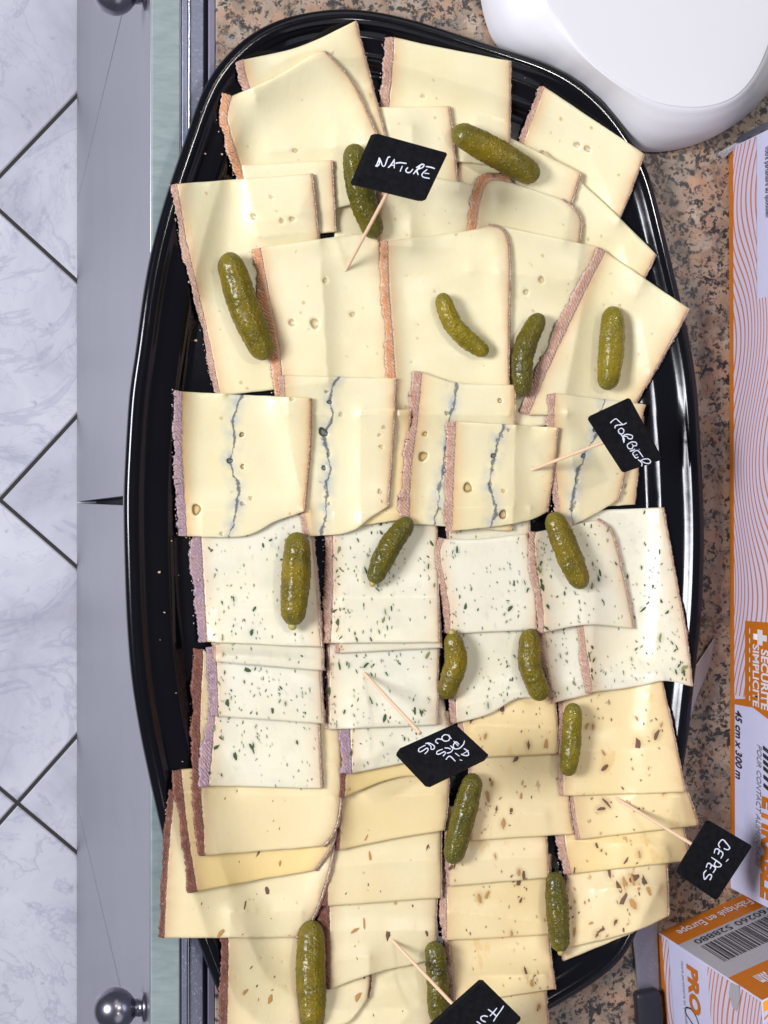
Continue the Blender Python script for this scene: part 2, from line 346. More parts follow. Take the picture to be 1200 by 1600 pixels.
def _pickle(name, a, b):
    k = NT(name); uv = k.n('ShaderNodeUVMap').outputs[0]
    rnd = k.n('ShaderNodeObjectInfo').outputs['Random']
    off = k.n('ShaderNodeCombineXYZ'); k.l(k.math('MULTIPLY', rnd, 77.0), off.inputs[1])
    v = k.vadd(k.obj(), off.outputs[0])
    n = k.noise(v, 130, 4); vd = k.voro(v, 520)
    end = k.attr('end').outputs['Fac']
    c = k.mix(k.ramp(n, [(0.3, 0.0), (0.7, 1.0)]), a, b)
    c = k.mix(k.math('MULTIPLY', k.ramp(vd, [(0.05, 1.0), (0.30, 0.0)]), 0.35), c, (0.36, 0.33, 0.07))
    st = k.noise(k.vmul(uv, (160, 4, 1)), 1.0, 2)
    c = k.mix(k.math('MULTIPLY', k.ramp(st, [(0.5, 0.0), (0.75, 1.0)]), 0.25), c, (0.25, 0.25, 0.06))
    c = k.mix(k.math('MULTIPLY', k.ramp(k.noise(v, 42, 2), [(0.42, 0.0), (0.68, 1.0)]), 0.55), c, tuple(x * f_ for x, f_ in zip(b, (1.45, 1.35, 1.5))))
    c = k.mix(k.math('MULTIPLY', k.ramp(k.noise(v, 55, 2), [(0.52, 0.0), (0.7, 1.0)]), 0.5), c, tuple(x * 0.6 for x in a))
    c = k.mix(k.math('MULTIPLY', end, 0.35), c, (0.13, 0.14, 0.045))
    k.set('Base Color', c); k.set('Roughness', k.ramp(k.noise(v, 220, 3), [(0.35, 0.20), (0.7, 0.42)])); k.set('Specular IOR Level', 0.30)
    k.set('Coat Weight', 0.06); k.set('Coat Roughness', 0.05)
    k.set('Subsurface Weight', 0.25); k.b.inputs['Subsurface Radius'].default_value = (0.9, 0.8, 0.15)
    k.b.inputs['Subsurface Scale'].default_value = 0.003
    hh = k.math('ADD', k.ramp(vd, [(0.0, 1.0), (0.45, 0.0)]), k.math('MULTIPLY', k.noise(v, 500, 2), 0.6))
    k.bump(hh, 0.75, 0.0008)
    return k.m
M['pickle_a'] = _pickle('gherkin_olive', (0.085, 0.066, 0.0015), (0.165, 0.118, 0.002))
M['pickle_b'] = _pickle('gherkin_dark', (0.045, 0.042, 0.002), (0.100, 0.080, 0.003))
M['pickle_c'] = _pickle('gherkin_light', (0.125, 0.098, 0.002), (0.20, 0.155, 0.004))
M['stem'] = plain('gherkin_stem', (0.35, 0.30, 0.08), 0.5)

# ------------------------------------------------------------------ object helpers
def link(name, me, parent=None):
    o = bpy.data.objects.new(name, me); COL.objects.link(o)
    if parent is not None:
        o.parent = parent
        o.matrix_parent_inverse = parent.matrix_basis.inverted()
    return o
def mesh(name, verts, faces, mat, parent=None, smooth=False, uvs=None, attrs=None):
    me = bpy.data.meshes.new(name)
    if isinstance(verts, np.ndarray): verts = verts.tolist()
    if isinstance(faces, np.ndarray): faces = faces.tolist()
    me.from_pydata(verts, [], faces)
    mats = mat if isinstance(mat, (list, tuple)) else [mat]
    for m in mats: me.materials.append(m)
    if smooth: me.polygons.foreach_set('use_smooth', [True] * len(me.polygons))
    if uvs is not None:
        ul = me.uv_layers.new(name='UVMap')
        li = np.empty(len(me.loops), dtype=np.int32); me.loops.foreach_get('vertex_index', li)
        ul.data.foreach_set('uv', np.asarray(uvs, dtype=np.float32)[li].ravel())
    if attrs:
        for kx, arr in attrs.items():
            at = me.attributes.new(kx, 'FLOAT', 'POINT'); at.data.foreach_set('value', np.asarray(arr, dtype=np.float32))
    me.update()
    return link(name, me, parent)
def tag(o, label=None, cat=None, group=None, kind=None):
    if label: o['label'] = label
    if cat: o['category'] = cat
    if group: o['group'] = group
    if kind: o['kind'] = kind
    return o
def thing(name, loc, label, cat, group=None):
    e = bpy.data.objects.new(name, None); e.empty_display_size = 0.02; e.location = loc; COL.objects.link(e)
    return tag(e, label, cat, group)
def bevel(o, w, seg=2):
    b = o.modifiers.new('bevel', 'BEVEL'); b.width = w; b.segments = seg; b.limit_method = 'ANGLE'; b.angle_limit = 0.6
    return o
def box(name, x0, x1, y0, y1, z0, z1, mat, parent=None, bev=0):
    v = [(x0, y0, z0), (x1, y0, z0), (x1, y1, z0), (x0, y1, z0), (x0, y0, z1), (x1, y0, z1), (x1, y1, z1), (x0, y1, z1)]
    f = [(0, 3, 2, 1), (4, 5, 6, 7), (0, 1, 5, 4), (1, 2, 6, 5), (2, 3, 7, 6), (3, 0, 4, 7)]
    o = mesh(name, v, f, mat, parent)
    if bev: bevel(o, bev)
    return o
def crom(pts, n, closed=False):
    pts = [np.array(p, float) for p in pts]; out = []
    L = len(pts)
    rng = range(L) if closed else range(L - 1)
    for i in rng:
        if closed: p0, p1, p2, p3 = pts[i - 1], pts[i], pts[(i + 1) % L], pts[(i + 2) % L]
        else: p0, p1, p2, p3 = pts[max(i - 1, 0)], pts[i], pts[i + 1], pts[min(i + 2, L - 1)]
        for j in range(n):
            t = j / n
            out.append(0.5 * ((2 * p1) + (-p0 + p2) * t + (2 * p0 - 5 * p1 + 4 * p2 - p3) * t * t + (-p0 + 3 * p1 - 3 * p2 + p3) * t ** 3))
    if not closed: out.append(pts[-1])
    return np.array(out)
def resample(pts, n, closed=False):
    pts = np.array(pts, float)
    if closed: pts = np.vstack([pts, pts[:1]])
    d = np.r_[0, np.cumsum(np.linalg.norm(np.diff(pts, axis=0), axis=1))]
    t = np.linspace(0, d[-1], n, endpoint=not closed)
    return np.stack([np.interp(t, d, pts[:, i]) for i in range(pts.shape[1])], 1)

# ------------------------------------------------------------------ setting: floor
X0 = P(235, 800, 0).x                                     # cabinet front plane
lo, hi = -3.0, -0.1
for _ in range(60):
    mid = (lo + hi) / 2
    if P(120, 800, mid).x > X0: lo = mid
    else: hi = mid
ZF = mid
a0, a1, a2 = P(-30, 301, ZF), P(0, 781, ZF), P(25, 1253, ZF)
dv = (a2 - a0) / 2; L = dv.length; s = L / math.sqrt(2)
ang = math.atan2(dv.y, dv.x) + math.pi / 4
ex = Vector((math.cos(ang), math.sin(ang), 0)); ey = Vector((-ex.y, ex.x, 0))
floor = box('floor', -1.6, X0 + 0.6, -1.8, 1.8, ZF - 0.05, ZF - 0.003, M['grout']); tag(floor, kind='structure')
g = 0.0022
tv = []
for (a, b) in ((g, g), (s - g, g), (s - g, s - g), (g, s - g)): tv.append((a, b))
me_t = bpy.data.meshes.new('floor_tile')
vv = [(*p, 0) for p in tv] + [(p[0] * 0.986 + s * 0.007, p[1] * 0.986 + s * 0.007, 0.0015) for p in tv]
me_t.from_pydata(vv, [], [(4, 5, 6, 7), (0, 1, 5, 4), (1, 2, 6, 5), (2, 3, 7, 6), (3, 0, 4, 7)]); me_t.materials.append(M['marble'])
for i in range(-7, 8):
    for j in range(-7, 8):
        p = a1 + ex * (i * s) + ey * (j * s)
        c = p + (ex + ey) * s / 2
        if c.x > X0 + 0.2 or c.x < -1.3 or abs(c.y) > 1.5: continue
        o = link('floor_tile', me_t, floor)
        o.location = (p.x, p.y, ZF - 0.003); o.rotation_euler = (0, 0, ang)

# ------------------------------------------------------------------ setting: cabinet and countertop
cab = thing('kitchen_cabinet', (X0 + 0.3, 0, ZF), 'grey cabinet front with ball knobs below the counter edge', 'cabinet')
box('carcass', X0 + 0.022, X0 + 0.6, -1.2, 1.2, ZF + 0.002, -0.031, M['dark'], cab)
yj = [P(235, -170, 0).y, P(235, 784, 0).y, P(235, 1742, 0).y]
yj = [yj[0] + (yj[0] - yj[1])] + yj + [yj[2] + (yj[2] - yj[1])]
kn = {1: -8, 2: 1575}
for i in range(4):
    ya, yb = yj[i], yj[i + 1]                            # ya above yb
    ga = 0.0016; gb = 0.0016
    tw = 0.0035 if i in (1, 2) else 0.0
    ta, tb = (ga, gb)
    v = []
    for x in (X0, X0 + 0.02):
        v += [(x, ya - ga * 0.6 - (tw if i == 2 else 0) * 0.0, ZF + 0.004), (x, yb + gb * 0.6, ZF + 0.004),
              (x, yb + gb + (tw if i == 1 else 0), -0.004), (x, ya - ga - (tw * 0.3 if i == 2 else 0), -0.004)]
    f = [(0, 1, 2, 3), (7, 6, 5, 4), (0, 4, 5, 1), (1, 5, 6, 2), (2, 6, 7, 3), (3, 7, 4, 0)]
    d = mesh('cabinet_door', v, f, M['door'], cab); bevel(d, 0.0008)
    if i in kn:
        c = hit(232, kn[i], Vector((X0, 0, 0)), Vector((1, 0, 0)))
        zc = -0.030; yk = P(205, kn[i], zc).y
        # lathe along -x
        prof = [(0.0, 0.0085), (0.0015, 0.0085), (0.002, 0.0055), (0.0055, 0.0050), (0.0065, 0.006)]
        rr = 0.0125; cx_ = 0.0175
        for q in range(13):
            a = math.acos(-0.86) * (1 - q / 12.0)
            prof.append((cx_ - rr * math.cos(math.pi - a) * -1 if False else cx_ + rr * math.cos(a), rr * math.sin(a) if q < 12 else 0.0))
        prof = [(0.0, 0.0)] + prof
        vs, fs = [], []; N = 32
        for (dx, r_) in prof:
            for q in range(N):
                t = 2 * math.pi * q / N; vs.append((X0 - 0.0006 - dx, yk + r_ * math.cos(t), zc + r_ * math.sin(t)))
        for a in range(len(prof) - 1):
            for q in range(N):
                fs.append((a * N + q, a * N + (q + 1) % N, (a + 1) * N + (q + 1) % N, (a + 1) * N + q))
        mesh('knob', vs, fs, M['chrome'], d, smooth=True)
def xp(px): return P(px, 800, 0).x
YB = 1.15
tag(box('worktop_edge', X0 + 0.0005, xp(281), -YB, YB, -0.03, -0.0005, M['green'], bev=0.0006), kind='structure')
tag(box('worktop_gap', xp(281) + 0.0004, xp(336), -YB, YB, -0.03, -0.006, M['dark']), kind='structure')
tag(box('metal_trim', xp(284.5), xp(293), -YB, YB, -0.0058, -0.0012, M['steel'], bev=0.0004), kind='structure')
tag(box('metal_trim', xp(293.6), xp(295.6), -YB, YB, -0.0058, 0.0016, M['steel_bright'], bev=0.0003), kind='structure')
tag(box('metal_trim', xp(296), xp(318), -YB, YB, -0.0058, 0.0, M['steel'], bev=0.0006), kind='structure')
tag(box('metal_trim', xp(325.5), xp(336), -YB, YB, -0.0058, -0.001, M['violet'], bev=0.0004), kind='structure')
tag(box('countertop', xp(336.6), 1.5, -YB, YB, -0.03, 0.0, M['granite'], bev=0.0006), kind='structure')

# ------------------------------------------------------------------ tray
OUT = [(193,800),(195,725),(202,612),(210,562),(225,450),(240,375),(258,310),(274,262),(293,207),(320,133),(350,90),(390,53),(440,28),(490,17),(527,13),(573,15),(640,29),(707,50),(787,76),(847,96),(893,119),(940,157),(975,200),(1011,262),(1032,337),(1047,400),(1062,461),(1080,544),(1090,613),(1096,716),(1100,800),(1100,875),(1096,969),(1089,1031),(1083,1081),(1077,1141),(1069,1194),(1052,1270),(1030,1360),(985,1480),(940,1527),(862,1576),(780,1615),(690,1640),(600,1652),(500,1648),(420,1625),(370,1595),(345,1560),(308,1467),(275,1375),(255,1311),(232,1210),(216,1131),(204,1050),(197,950)]
ZR = 0.022
o2 = [P(a, b, 0.018) for a, b in OUT]
ring = resample(crom([(p.x, p.y) for p in o2], 6, True), 360, True)
for _ in range(6): ring = (np.roll(ring, 1, 0) + ring * 2 + np.roll(ring, -1, 0)) / 4
def inset(ring, d):
    t = np.roll(ring, -1, 0) - np.roll(ring, 1, 0); t /= np.linalg.norm(t, axis=1)[:, None]
    n = np.stack([-t[:, 1], t[:, 0]], 1)
    c = ring.mean(0)
    if ((c - ring) * n).sum() < 0: n = -n
    q = ring + n * d
    for _ in range(int(abs(d) * 700)): q = (np.roll(q, 1, 0) + q * 2 + np.roll(q, -1, 0)) / 4
    return q
prof = [(0.0008, 0.0125), (0.0, 0.0130), (0.0, 0.0165), (0.0006, 0.0190), (0.0020, 0.0205), (0.0040, 0.0208), (0.0062, 0.0204), (0.0080, 0.0194), (0.0094, 0.0181), (0.0108, 0.0169), (0.0122, 0.0159), (0.0136, 0.0151), (0.0150, 0.0146), (0.0165, 0.0142),
        (0.0220, 0.0128), (0.0250, 0.0118), (0.0285, 0.0070), (0.0310, 0.0038), (0.0345, 0.0030)]
rings = [inset(ring, d) for d, z in prof]
NR = 360
tv = [(*p, z) for (d, z), rg in zip(prof, rings) for p in rg]
tf = []
for a in range(len(prof) - 1):
    for q in range(NR): tf.append((a * NR + q, a * NR + (q + 1) % NR, (a + 1) * NR + (q + 1) % NR, (a + 1) * NR + q))
ci = len(tv); cc = rings[-1].mean(0)
# base as shrinking rings
last = (len(prof) - 1) * NR
for kf in (0.75, 0.4, 0.1):
    st = len(tv)
    tv += [(*(cc + (p - cc) * kf), 0.0030) for p in rings[-1]]
    for q in range(NR): tf.append((last + q, last + (q + 1) % NR, st + (q + 1) % NR, st + q))
    last = st
tf.append(tuple(last + q for q in range(NR)))
tray = thing('serving_tray', (cc[0], cc[1], 0), 'glossy black oval plastic tray carrying all the cheese slices', 'tray')
tb = mesh('tray_body', tv, tf, M['tray'], tray, smooth=True)
so = tb.modifiers.new('thick', 'SOLIDIFY'); so.thickness = 0.0012; so.offset = 1
# flip so that the sheet gets its thickness downwards
# ------------------------------------------------------------------ height field
GX0, GX1, GY0, GY1, GR = 0.0, 0.56, -0.40, 0.40, 0.001
gx = np.arange(GX0, GX1, GR); gy = np.arange(GY0, GY1, GR)
GXX, GYY = np.meshgrid(gx, gy)                              # [iy, ix]
def pip(poly, X, Y):
    ins = np.zeros(X.shape, bool); n = len(poly)
    for i in range(n):
        x1, y1 = poly[i]; x2, y2 = poly[(i + 1) % n]
        if y1 == y2: continue
        c = ((y1 > Y) != (y2 > Y)) & (X < (x2 - x1) * (Y - y1) / (y2 - y1) + x1)
        ins ^= c
    return ins
HF = np.full(GXX.shape, 0.0212)
for (d, z), rg in zip(prof[5:], rings[5:]):
    HF[pip(rg[::3], GXX, GYY)] = z + 0.0004
def blur(a, w, it):
    for _ in range(it):
        ap = np.pad(a * w, 1, mode='edge'); wp = np.pad(w, 1, mode='edge')
        s = ap[:-2, 1:-1] + ap[2:, 1:-1] + ap[1:-1, :-2] + ap[1:-1, 2:] + 2 * ap[1:-1, 1:-1]
        ws = wp[:-2, 1:-1] + wp[2:, 1:-1] + wp[1:-1, :-2] + wp[1:-1, 2:] + 2 * wp[1:-1, 1:-1]
        a = s / np.maximum(ws, 1e-6)
    return a
HF = blur(HF, np.ones_like(HF), 4)
class Patch: pass
def drape(poly, stiff):
    xs = [p[0] for p in poly]; ys = [p[1] for p in poly]
    i0 = max(int((min(xs) - GX0) / GR) - 6, 0); i1 = min(int((max(xs) - GX0) / GR) + 7, len(gx))
    j0 = max(int((min(ys) - GY0) / GR) - 6, 0); j1 = min(int((max(ys) - GY0) / GR) + 7, len(gy))
    X = GXX[j0:j1, i0:i1]; Y = GYY[j0:j1, i0:i1]
    m = pip(poly, X, Y)
    sup = HF[j0:j1, i0:i1].copy()
    w = m.astype(float)
    h = sup.copy()
    for it in range(stiff):
        h2 = blur(h, w, 3)
        h = np.where(m, np.maximum(sup, h2), h)
    # widen the field a little past the outline for sampling
    wf = w.copy(); hf = np.where(m, h, 0)
    for _ in range(5):
        ap = np.pad(hf * wf, 1); wp = np.pad(wf, 1)
        s = ap[:-2, 1:-1] + ap[2:, 1:-1] + ap[1:-1, :-2] + ap[1:-1, 2:]
        ws = wp[:-2, 1:-1] + wp[2:, 1:-1] + wp[1:-1, :-2] + wp[1:-1, 2:]
        new = (wf < 0.5) & (ws > 0)
        hf = np.where(new, s / np.maximum(ws, 1e-6), hf); wf = np.where(new, 1.0, wf)
    hf = np.where(wf > 0.5, hf, sup)
    p = Patch(); p.i0, p.j0, p.h, p.m, p.sl = i0, j0, hf, m, (slice(j0, j1), slice(i0, i1))
    return p
def bil(field, x, y, x0, y0):
    fx = np.clip((np.asarray(x) - x0) / GR, 0, field.shape[1] - 1.001); fy = np.clip((np.asarray(y) - y0) / GR, 0, field.shape[0] - 1.001)
    ix = fx.astype(int); iy = fy.astype(int); ax = fx - ix; ay = fy - iy
    return (field[iy, ix] * (1 - ax) * (1 - ay) + field[iy, ix + 1] * ax * (1 - ay) + field[iy + 1, ix] * (1 - ax) * ay + field[iy + 1, ix + 1] * ax * ay)
def hz(x, y): return float(bil(HF, x, y, GX0, GY0))
def wp_on(px, py, extra=0.0):
    z = 0.02
    for _ in range(4):
        p = P(px, py, z + extra); z = hz(p.x, p.y)
    return P(px, py, z + extra)

def grid_faces(nu, nv, off=0, flip=False):
    f = []
    for j in range(nv - 1):
        for i in range(nu - 1):
            a = off + j * nu + i
            q = (a, a + nu, a + nu + 1, a + 1)
            f.append(q[::-1] if flip else q)
    return f
def sn(x, y, z=0.0): return noise.noise(Vector((x, y, z)))

def rind_strip(name, top, bot, z_in, n_out, mat, parent, seed, thick):
    """closed wedge from the cheese edge (top polyline) out and down to bot"""
    n = len(top)
    K = 6
    vs, at, uv = [], [], []
    Ls = np.r_[0, np.cumsum(np.linalg.norm(np.diff(top[:, :2], axis=0), axis=1))]
    for i in range(n):
        a, b = top[i], bot[i]
        wdt = np.linalg.norm(b[:2] - a[:2])
        for q in range(K):
            t = q / (K - 1)
            p = a * (1 - t) + b * t
            bulge = math.sin(t * math.pi) * min(0.0009, wdt * 0.22)
            rag = 0.00045 * sn(Ls[i] * 700 + seed, t * 4, seed) + 0.00035 * sn(Ls[i] * 210 + seed, t * 2, seed + 3)
            o = n_out[i] * (bulge * 0.4 + rag * (1 if q > 0 else 0.6) + (0.0008 * max(0, sn(Ls[i] * 1300, seed * 3.1, 2.0)) + 0.0006 * sn(Ls[i] * 3000, seed, 6.0) if q == K - 1 else 0))
            vs.append((p[0] + o[0], p[1] + o[1], p[2] + bulge + (0.00025 if q <= 1 else 0) + 0.0002 * sn(Ls[i] * 1500, t * 9, seed + 5)))
            at.append(t); uv.append((t * max(wdt, 0.004), Ls[i]))
        vs.append((a[0] - n_out[i][0] * 0.0003, a[1] - n_out[i][1] * 0.0003, z_in[i])); at.append(1.0); uv.append((0.01, Ls[i]))
    K1 = K + 1
    f = []
    for i in range(n - 1):
        for q in range(K1):
            q2 = (q + 1) % K1
            f.append((i * K1 + q, i * K1 + q2, (i + 1) * K1 + q2, (i + 1) * K1 + q))
    f.append(tuple(range(K1))[::-1]); f.append(tuple((n - 1) * K1 + q for q in range(K1)))
    o = mesh(name, vs, f, mat, parent, smooth=True, uvs=uv, attrs={'rt': at})
    fl = [(k % K1) < K - 1 for k in range((n - 1) * K1)] + [False, False]
    o.data.polygons.foreach_set('use_smooth', fl)
    return o

SL = []
def slice_(typ, label, tl, tr, br, bl, rl=12, rr=3, rm=None, rrm=None, th=0.0033, stiff=60, tint=0.0, left=(), right=(), top=(), bottom=(), pits=(), ash=None, npit=3, group=None, flecks=0, fleck_size=1.0, shape_noise=1.0):
    idx = len(SL) + 1; rg = random.Random(idx * 13)
    T = [tl, *top, tr]; B = [bl, *bottom, br]; Lf = [tl, *left, bl]; Rt = [tr, *right, br]
    W0 = math.dist(tl, tr); H0 = math.dist(tl, bl)
    stp = 1.7 if typ == 'morbier' else 2.9
    nu = int(max(16, min(125, W0 / stp))); nv = int(max(16, min(140, H0 / stp)))
    zf = lambda x, y: 0.012
    pt = None
    PX = {}
    for key, pl, n in (('T', T, nu), ('B', B, nu), ('L', Lf, nv), ('R', Rt, nv)):
        c = crom(pl, 12) if len(pl) > 2 else np.array(pl, float)
        PX[key] = resample(c, n)
    S_, T_ = np.meshgrid(np.linspace(0, 1, nu), np.linspace(0, 1, nv))
    def coons():
        t, b, l, r = PX['T'], PX['B'], PX['L'], PX['R']
        s3, t3 = S_[..., None], T_[..., None]
        return ((1 - t3) * t[None, :, :] + t3 * b[None, :, :] + (1 - s3) * l[:, None, :] + s3 * r[:, None, :]
                - ((1 - s3) * (1 - t3) * t[0] + s3 * (1 - t3) * t[-1] + (1 - s3) * t3 * b[0] + s3 * t3 * b[-1]))
    G = coons()
    wob = np.array([[sn(i * 0.35, idx * 7.7), sn(i * 0.35, idx * 3.3 + 50)] for i in range(nu + nv)])
    # slightly uneven cut on the top and bottom edges, crumbly on the rind sides
    for j in range(nv):
        e = 0.7 * shape_noise * sn(j * 0.22, idx * 2.1) + 0.6 * sn(j * 1.1, idx * 5.1)
        G[j, :, 0] += e * (1 - S_[j]) ** 3 + (0.8 * sn(j * 0.22, idx * 9.1) + 0.7 * sn(j * 1.3, idx)) * S_[j] ** 3
    for i in range(nu):
        e = 0.5 * shape_noise * sn(i * 0.10, idx * 4.1)
        G[:, i, 1] += e * (1 - T_[:, i]) ** 3 + 0.7 * shape_noise * sn(i * 0.10, idx * 6.1) * T_[:, i] ** 3
    Z = np.full(S_.shape, 0.014)
    def unp(A, Z):
        sh = A.shape[:2]
        d = np.empty(sh + (3,)); cx = A[..., 0] - CX; cy = -(A[..., 1] - CY)
        for k in range(3): d[..., k] = R[k][0] * cx + R[k][1] * cy - R[k][2] * F_PX
        t = (Z - H_CAM) / d[..., 2]
        return d[..., 0] * t, d[..., 1] * t
    for it in range(3):
        X, Y = unp(G, Z)
        # outward directions along the rind edges
        def outdir(col, sgn):
            a = np.stack([X[:, col], Y[:, col]], 1); tg = np.gradient(a, axis=0)
            tg /= np.maximum(np.linalg.norm(tg, axis=1)[:, None], 1e-9)
            n = np.stack([tg[:, 1], -tg[:, 0]], 1) * sgn
            return n
        nl = outdir(0, 1); nr = outdir(-1, -1)
        if (nl[:, 0].mean()) > 0: nl = -nl
        if (nr[:, 0].mean()) < 0: nr = -nr
        wl = rl * 0.00037 * (0.82 + 0.5 * np.array([sn(j * 0.055, idx * 1.9) + 0.35 * sn(j * 0.3, idx * 4.9) for j in range(nv)]))[:, None]; wr = rr * 0.00037
        el = np.stack([X[:, 0], Y[:, 0]], 1) + nl * wl; er = np.stack([X[:, -1], Y[:, -1]], 1) + nr * wr
        poly = [tuple(p) for p in np.stack([X[0], Y[0]], 1)[::4]] + [tuple(p) for p in er[::4]] + [tuple(er[-1])] + [tuple(p) for p in np.stack([X[-1], Y[-1]], 1)[::-4]] + [tuple(el[-1])] + [tuple(p) for p in el[::-4]]
        pt = drape(poly, stiff)
        hb = bil(pt.h, X, Y, gx[pt.i0], gy[pt.j0])
        Z = hb + th
    X, Y = unp(G, Z)
    hb = bil(pt.h, X, Y, gx[pt.i0], gy[pt.j0])
    Z = hb + th
    low = np.array([[sn(S_[j, i] * 2.3, T_[j, i] * 2.3, idx * 1.7) for i in range(nu)] for j in range(nv)])
    edge = np.clip(np.minimum(np.minimum(S_, 1 - S_) * W0, np.minimum(T_, 1 - T_) * H0) / 8.0, 0, 1)
    Z = Z + 0.0004 * low
    Z = Z - (1 - edge) ** 2 * 0.00035                        # soft arris
    pit = np.full(S_.shape, 3.0); pitk = np.zeros(S_.shape)
    pl = list(pits)
    for _ in range(npit): pl.append((None, None, rg.uniform(1.5, 2.8)))
    for (ax, ay, rd) in pl:
        if typ == 'morbier': rd *= 0.78 if rd > 8.5 else 0.66
        if ax is None:
            u, v_ = rg.uniform(0.1, 0.9), rg.uniform(0.15, 0.9)
            jj, ii = int(v_ * (nv - 1)), int(u * (nu - 1)); ax, ay = G[jj, ii]
        an = rg.uniform(0, 3.14); qx, qy = G[..., 0] - ax, G[..., 1] - ay
        q1, q2 = qx * math.cos(an) + qy * math.sin(an), -qx * math.sin(an) + qy * math.cos(an)
        dd = np.hypot(q1 + rd * 0.15 * np.sin(q2 / rd * 1.6), q2 * rg.uniform(0.95, 1.3)) * (1 + (0.07 if rd > 4 else 0.2) * np.sin(np.arctan2(q2, q1) * 3 + idx + ax))
        k = np.clip(1.0 - dd / rd, 0, 1); k = np.clip(k * 2.8, 0, 1)
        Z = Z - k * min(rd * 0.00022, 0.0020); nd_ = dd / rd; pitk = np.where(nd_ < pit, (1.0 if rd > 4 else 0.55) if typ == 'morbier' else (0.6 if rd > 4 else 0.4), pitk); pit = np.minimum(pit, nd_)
    # metric distances
    dl = np.r_['1', np.zeros((nv, 1)), np.cumsum(np.hypot(np.diff(X, axis=1), np.diff(Y, axis=1)), axis=1)]
    dr = dl[:, -1:] - dl
    if rr <= 0: dr = dr * 0 + 1
    if rl <= 0: dl2 = dl * 0 + 1
    else: dl2 = dl
    if ash:
        ap = resample(crom(ash, 8), nv) if len(ash) > 2 else resample(np.array(ash, float), nv)
        ay_ = ap[:, 1]; ax_ = ap[:, 0]; o = np.argsort(ay_)
        av = (G[..., 0] - np.interp(G[..., 1], ay_[o], ax_[o])) * 0.00037
    else: av = np.ones(S_.shape)
    uvx = dl; uvy = np.r_[np.zeros((1, nu)), np.cumsum(np.hypot(np.diff(X, axis=0), np.diff(Y, axis=0)), axis=0)]
    N = nu * nv
    ox, oy = X.mean(), Y.mean(); oz = float(hb.min())
    top_v = np.stack([X, Y, Z], -1).reshape(-1, 3)
    # lower face: a coarser copy of the grid border would not match, so keep the same grid
    low_v = np.stack([X, Y, hb + 0.0003], -1).reshape(-1, 3)
    V = np.vstack([top_v, low_v]); f = grid_faces(nu, nv)
    f += grid_faces(nu, nv, N, True)
    def side(ids):
        for a, b in zip(ids[:-1], ids[1:]): f.append((a, b, b + N, a + N))
    side([i for i in range(nu)]); side([(j * nu + nu - 1) for j in range(nv)])
    side([(nv - 1) * nu + i for i in range(nu)][::-1]); side([j * nu for j in range(nv)][::-1])
    t = thing('cheese_slice', (ox, oy, oz), label, 'cheese slice', group)
    t0 = mesh('cheese_paste', V, f, M[typ], t, smooth=True,
              uvs=np.vstack([np.stack([uvx, uvy], -1).reshape(-1, 2)] * 2),
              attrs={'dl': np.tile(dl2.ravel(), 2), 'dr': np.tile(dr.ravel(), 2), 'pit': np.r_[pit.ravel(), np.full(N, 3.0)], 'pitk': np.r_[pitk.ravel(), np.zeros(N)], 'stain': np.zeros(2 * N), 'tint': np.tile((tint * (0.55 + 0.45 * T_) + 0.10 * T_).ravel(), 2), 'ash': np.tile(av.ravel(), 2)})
    t0.data.polygons.foreach_set('use_smooth', [True] * (2 * (nu - 1) * (nv - 1)) + [False] * (len(f) - 2 * (nu - 1) * (nv - 1)))
    rmat = {'nature': 'r_nature', 'morbier': 'r_nature', 'ail': 'r_nature', 'cepes': 'r_nature', 'fume': 'r_brown'}[typ]
    for col, n_, e, wdt, mm in ((0, nl, el, rl, rm), (-1, nr, er, rr, rrm)):
        if wdt <= 0: continue
        tp = np.stack([X[:, col], Y[:, col], Z[:, col]], 1)
        e2 = el if col == 0 else er
        zo = bil(pt.h, e2[:, 0], e2[:, 1], gx[pt.i0], gy[pt.j0]) + 0.0006
        zo = np.minimum(zo, tp[:, 2] - 0.0008)
        bt = np.column_stack([e2, zo])
        mloc = mm or rmat
        if col == -1 and not mm: mloc = 'r_pale'
        rind_strip('rind', tp, bt, hb[:, col] + 0.0004, n_, M[mloc], t, idx * 3.3 + (col + 1) * 7, th)
    # crumbly bits along the rinds
    cv, cf = [], []
    for col, n_, wdt in ((0, nl, rl), (-1, nr, rr)):
        if wdt <= 0: continue
        for _ in range(int(nv * (1.1 if col == 0 else 0.45))):
            j = rg.randrange(nv); s_ = rg.choice([-0.05, -0.02, 0.0, 0.0, 0.05, 0.1, 0.4, 0.97]) if col == 0 else rg.choice([0.0, 1.0])
            px_ = X[j, col] + n_[j][0] * wdt * 0.00037 * s_; py_ = Y[j, col] + n_[j][1] * wdt * 0.00037 * s_
            zt_ = Z[j, col] if s_ < 0.5 else min(float(bil(pt.h, px_, py_, gx[pt.i0], gy[pt.j0])) + 0.0008, Z[j, col] - 0.0006)
            r_ = rg.uniform(0.00018, 0.00045) * (1.4 if rg.random() < 0.12 else 1); st = len(cv); a0_ = rg.random() * 6
            for q in range(5): cv.append((px_ + r_ * math.cos(a0_ + q * 1.2566) * rg.uniform(.6, 1.3), py_ + r_ * math.sin(a0_ + q * 1.2566) * rg.uniform(.6, 1.5), zt_ + 0.00005))
            cv.append((px_, py_, zt_ + r_ * 1.1))
            for q in range(5): cf.append((st + q, st + (q + 1) % 5, st + 5))
    if cv and typ != 'x':
        co = mesh('rind_crumbs', cv, cf, M['crumb_brown'] if typ == 'fume' else M['crumb'], t); co['kind'] = 'stuff'
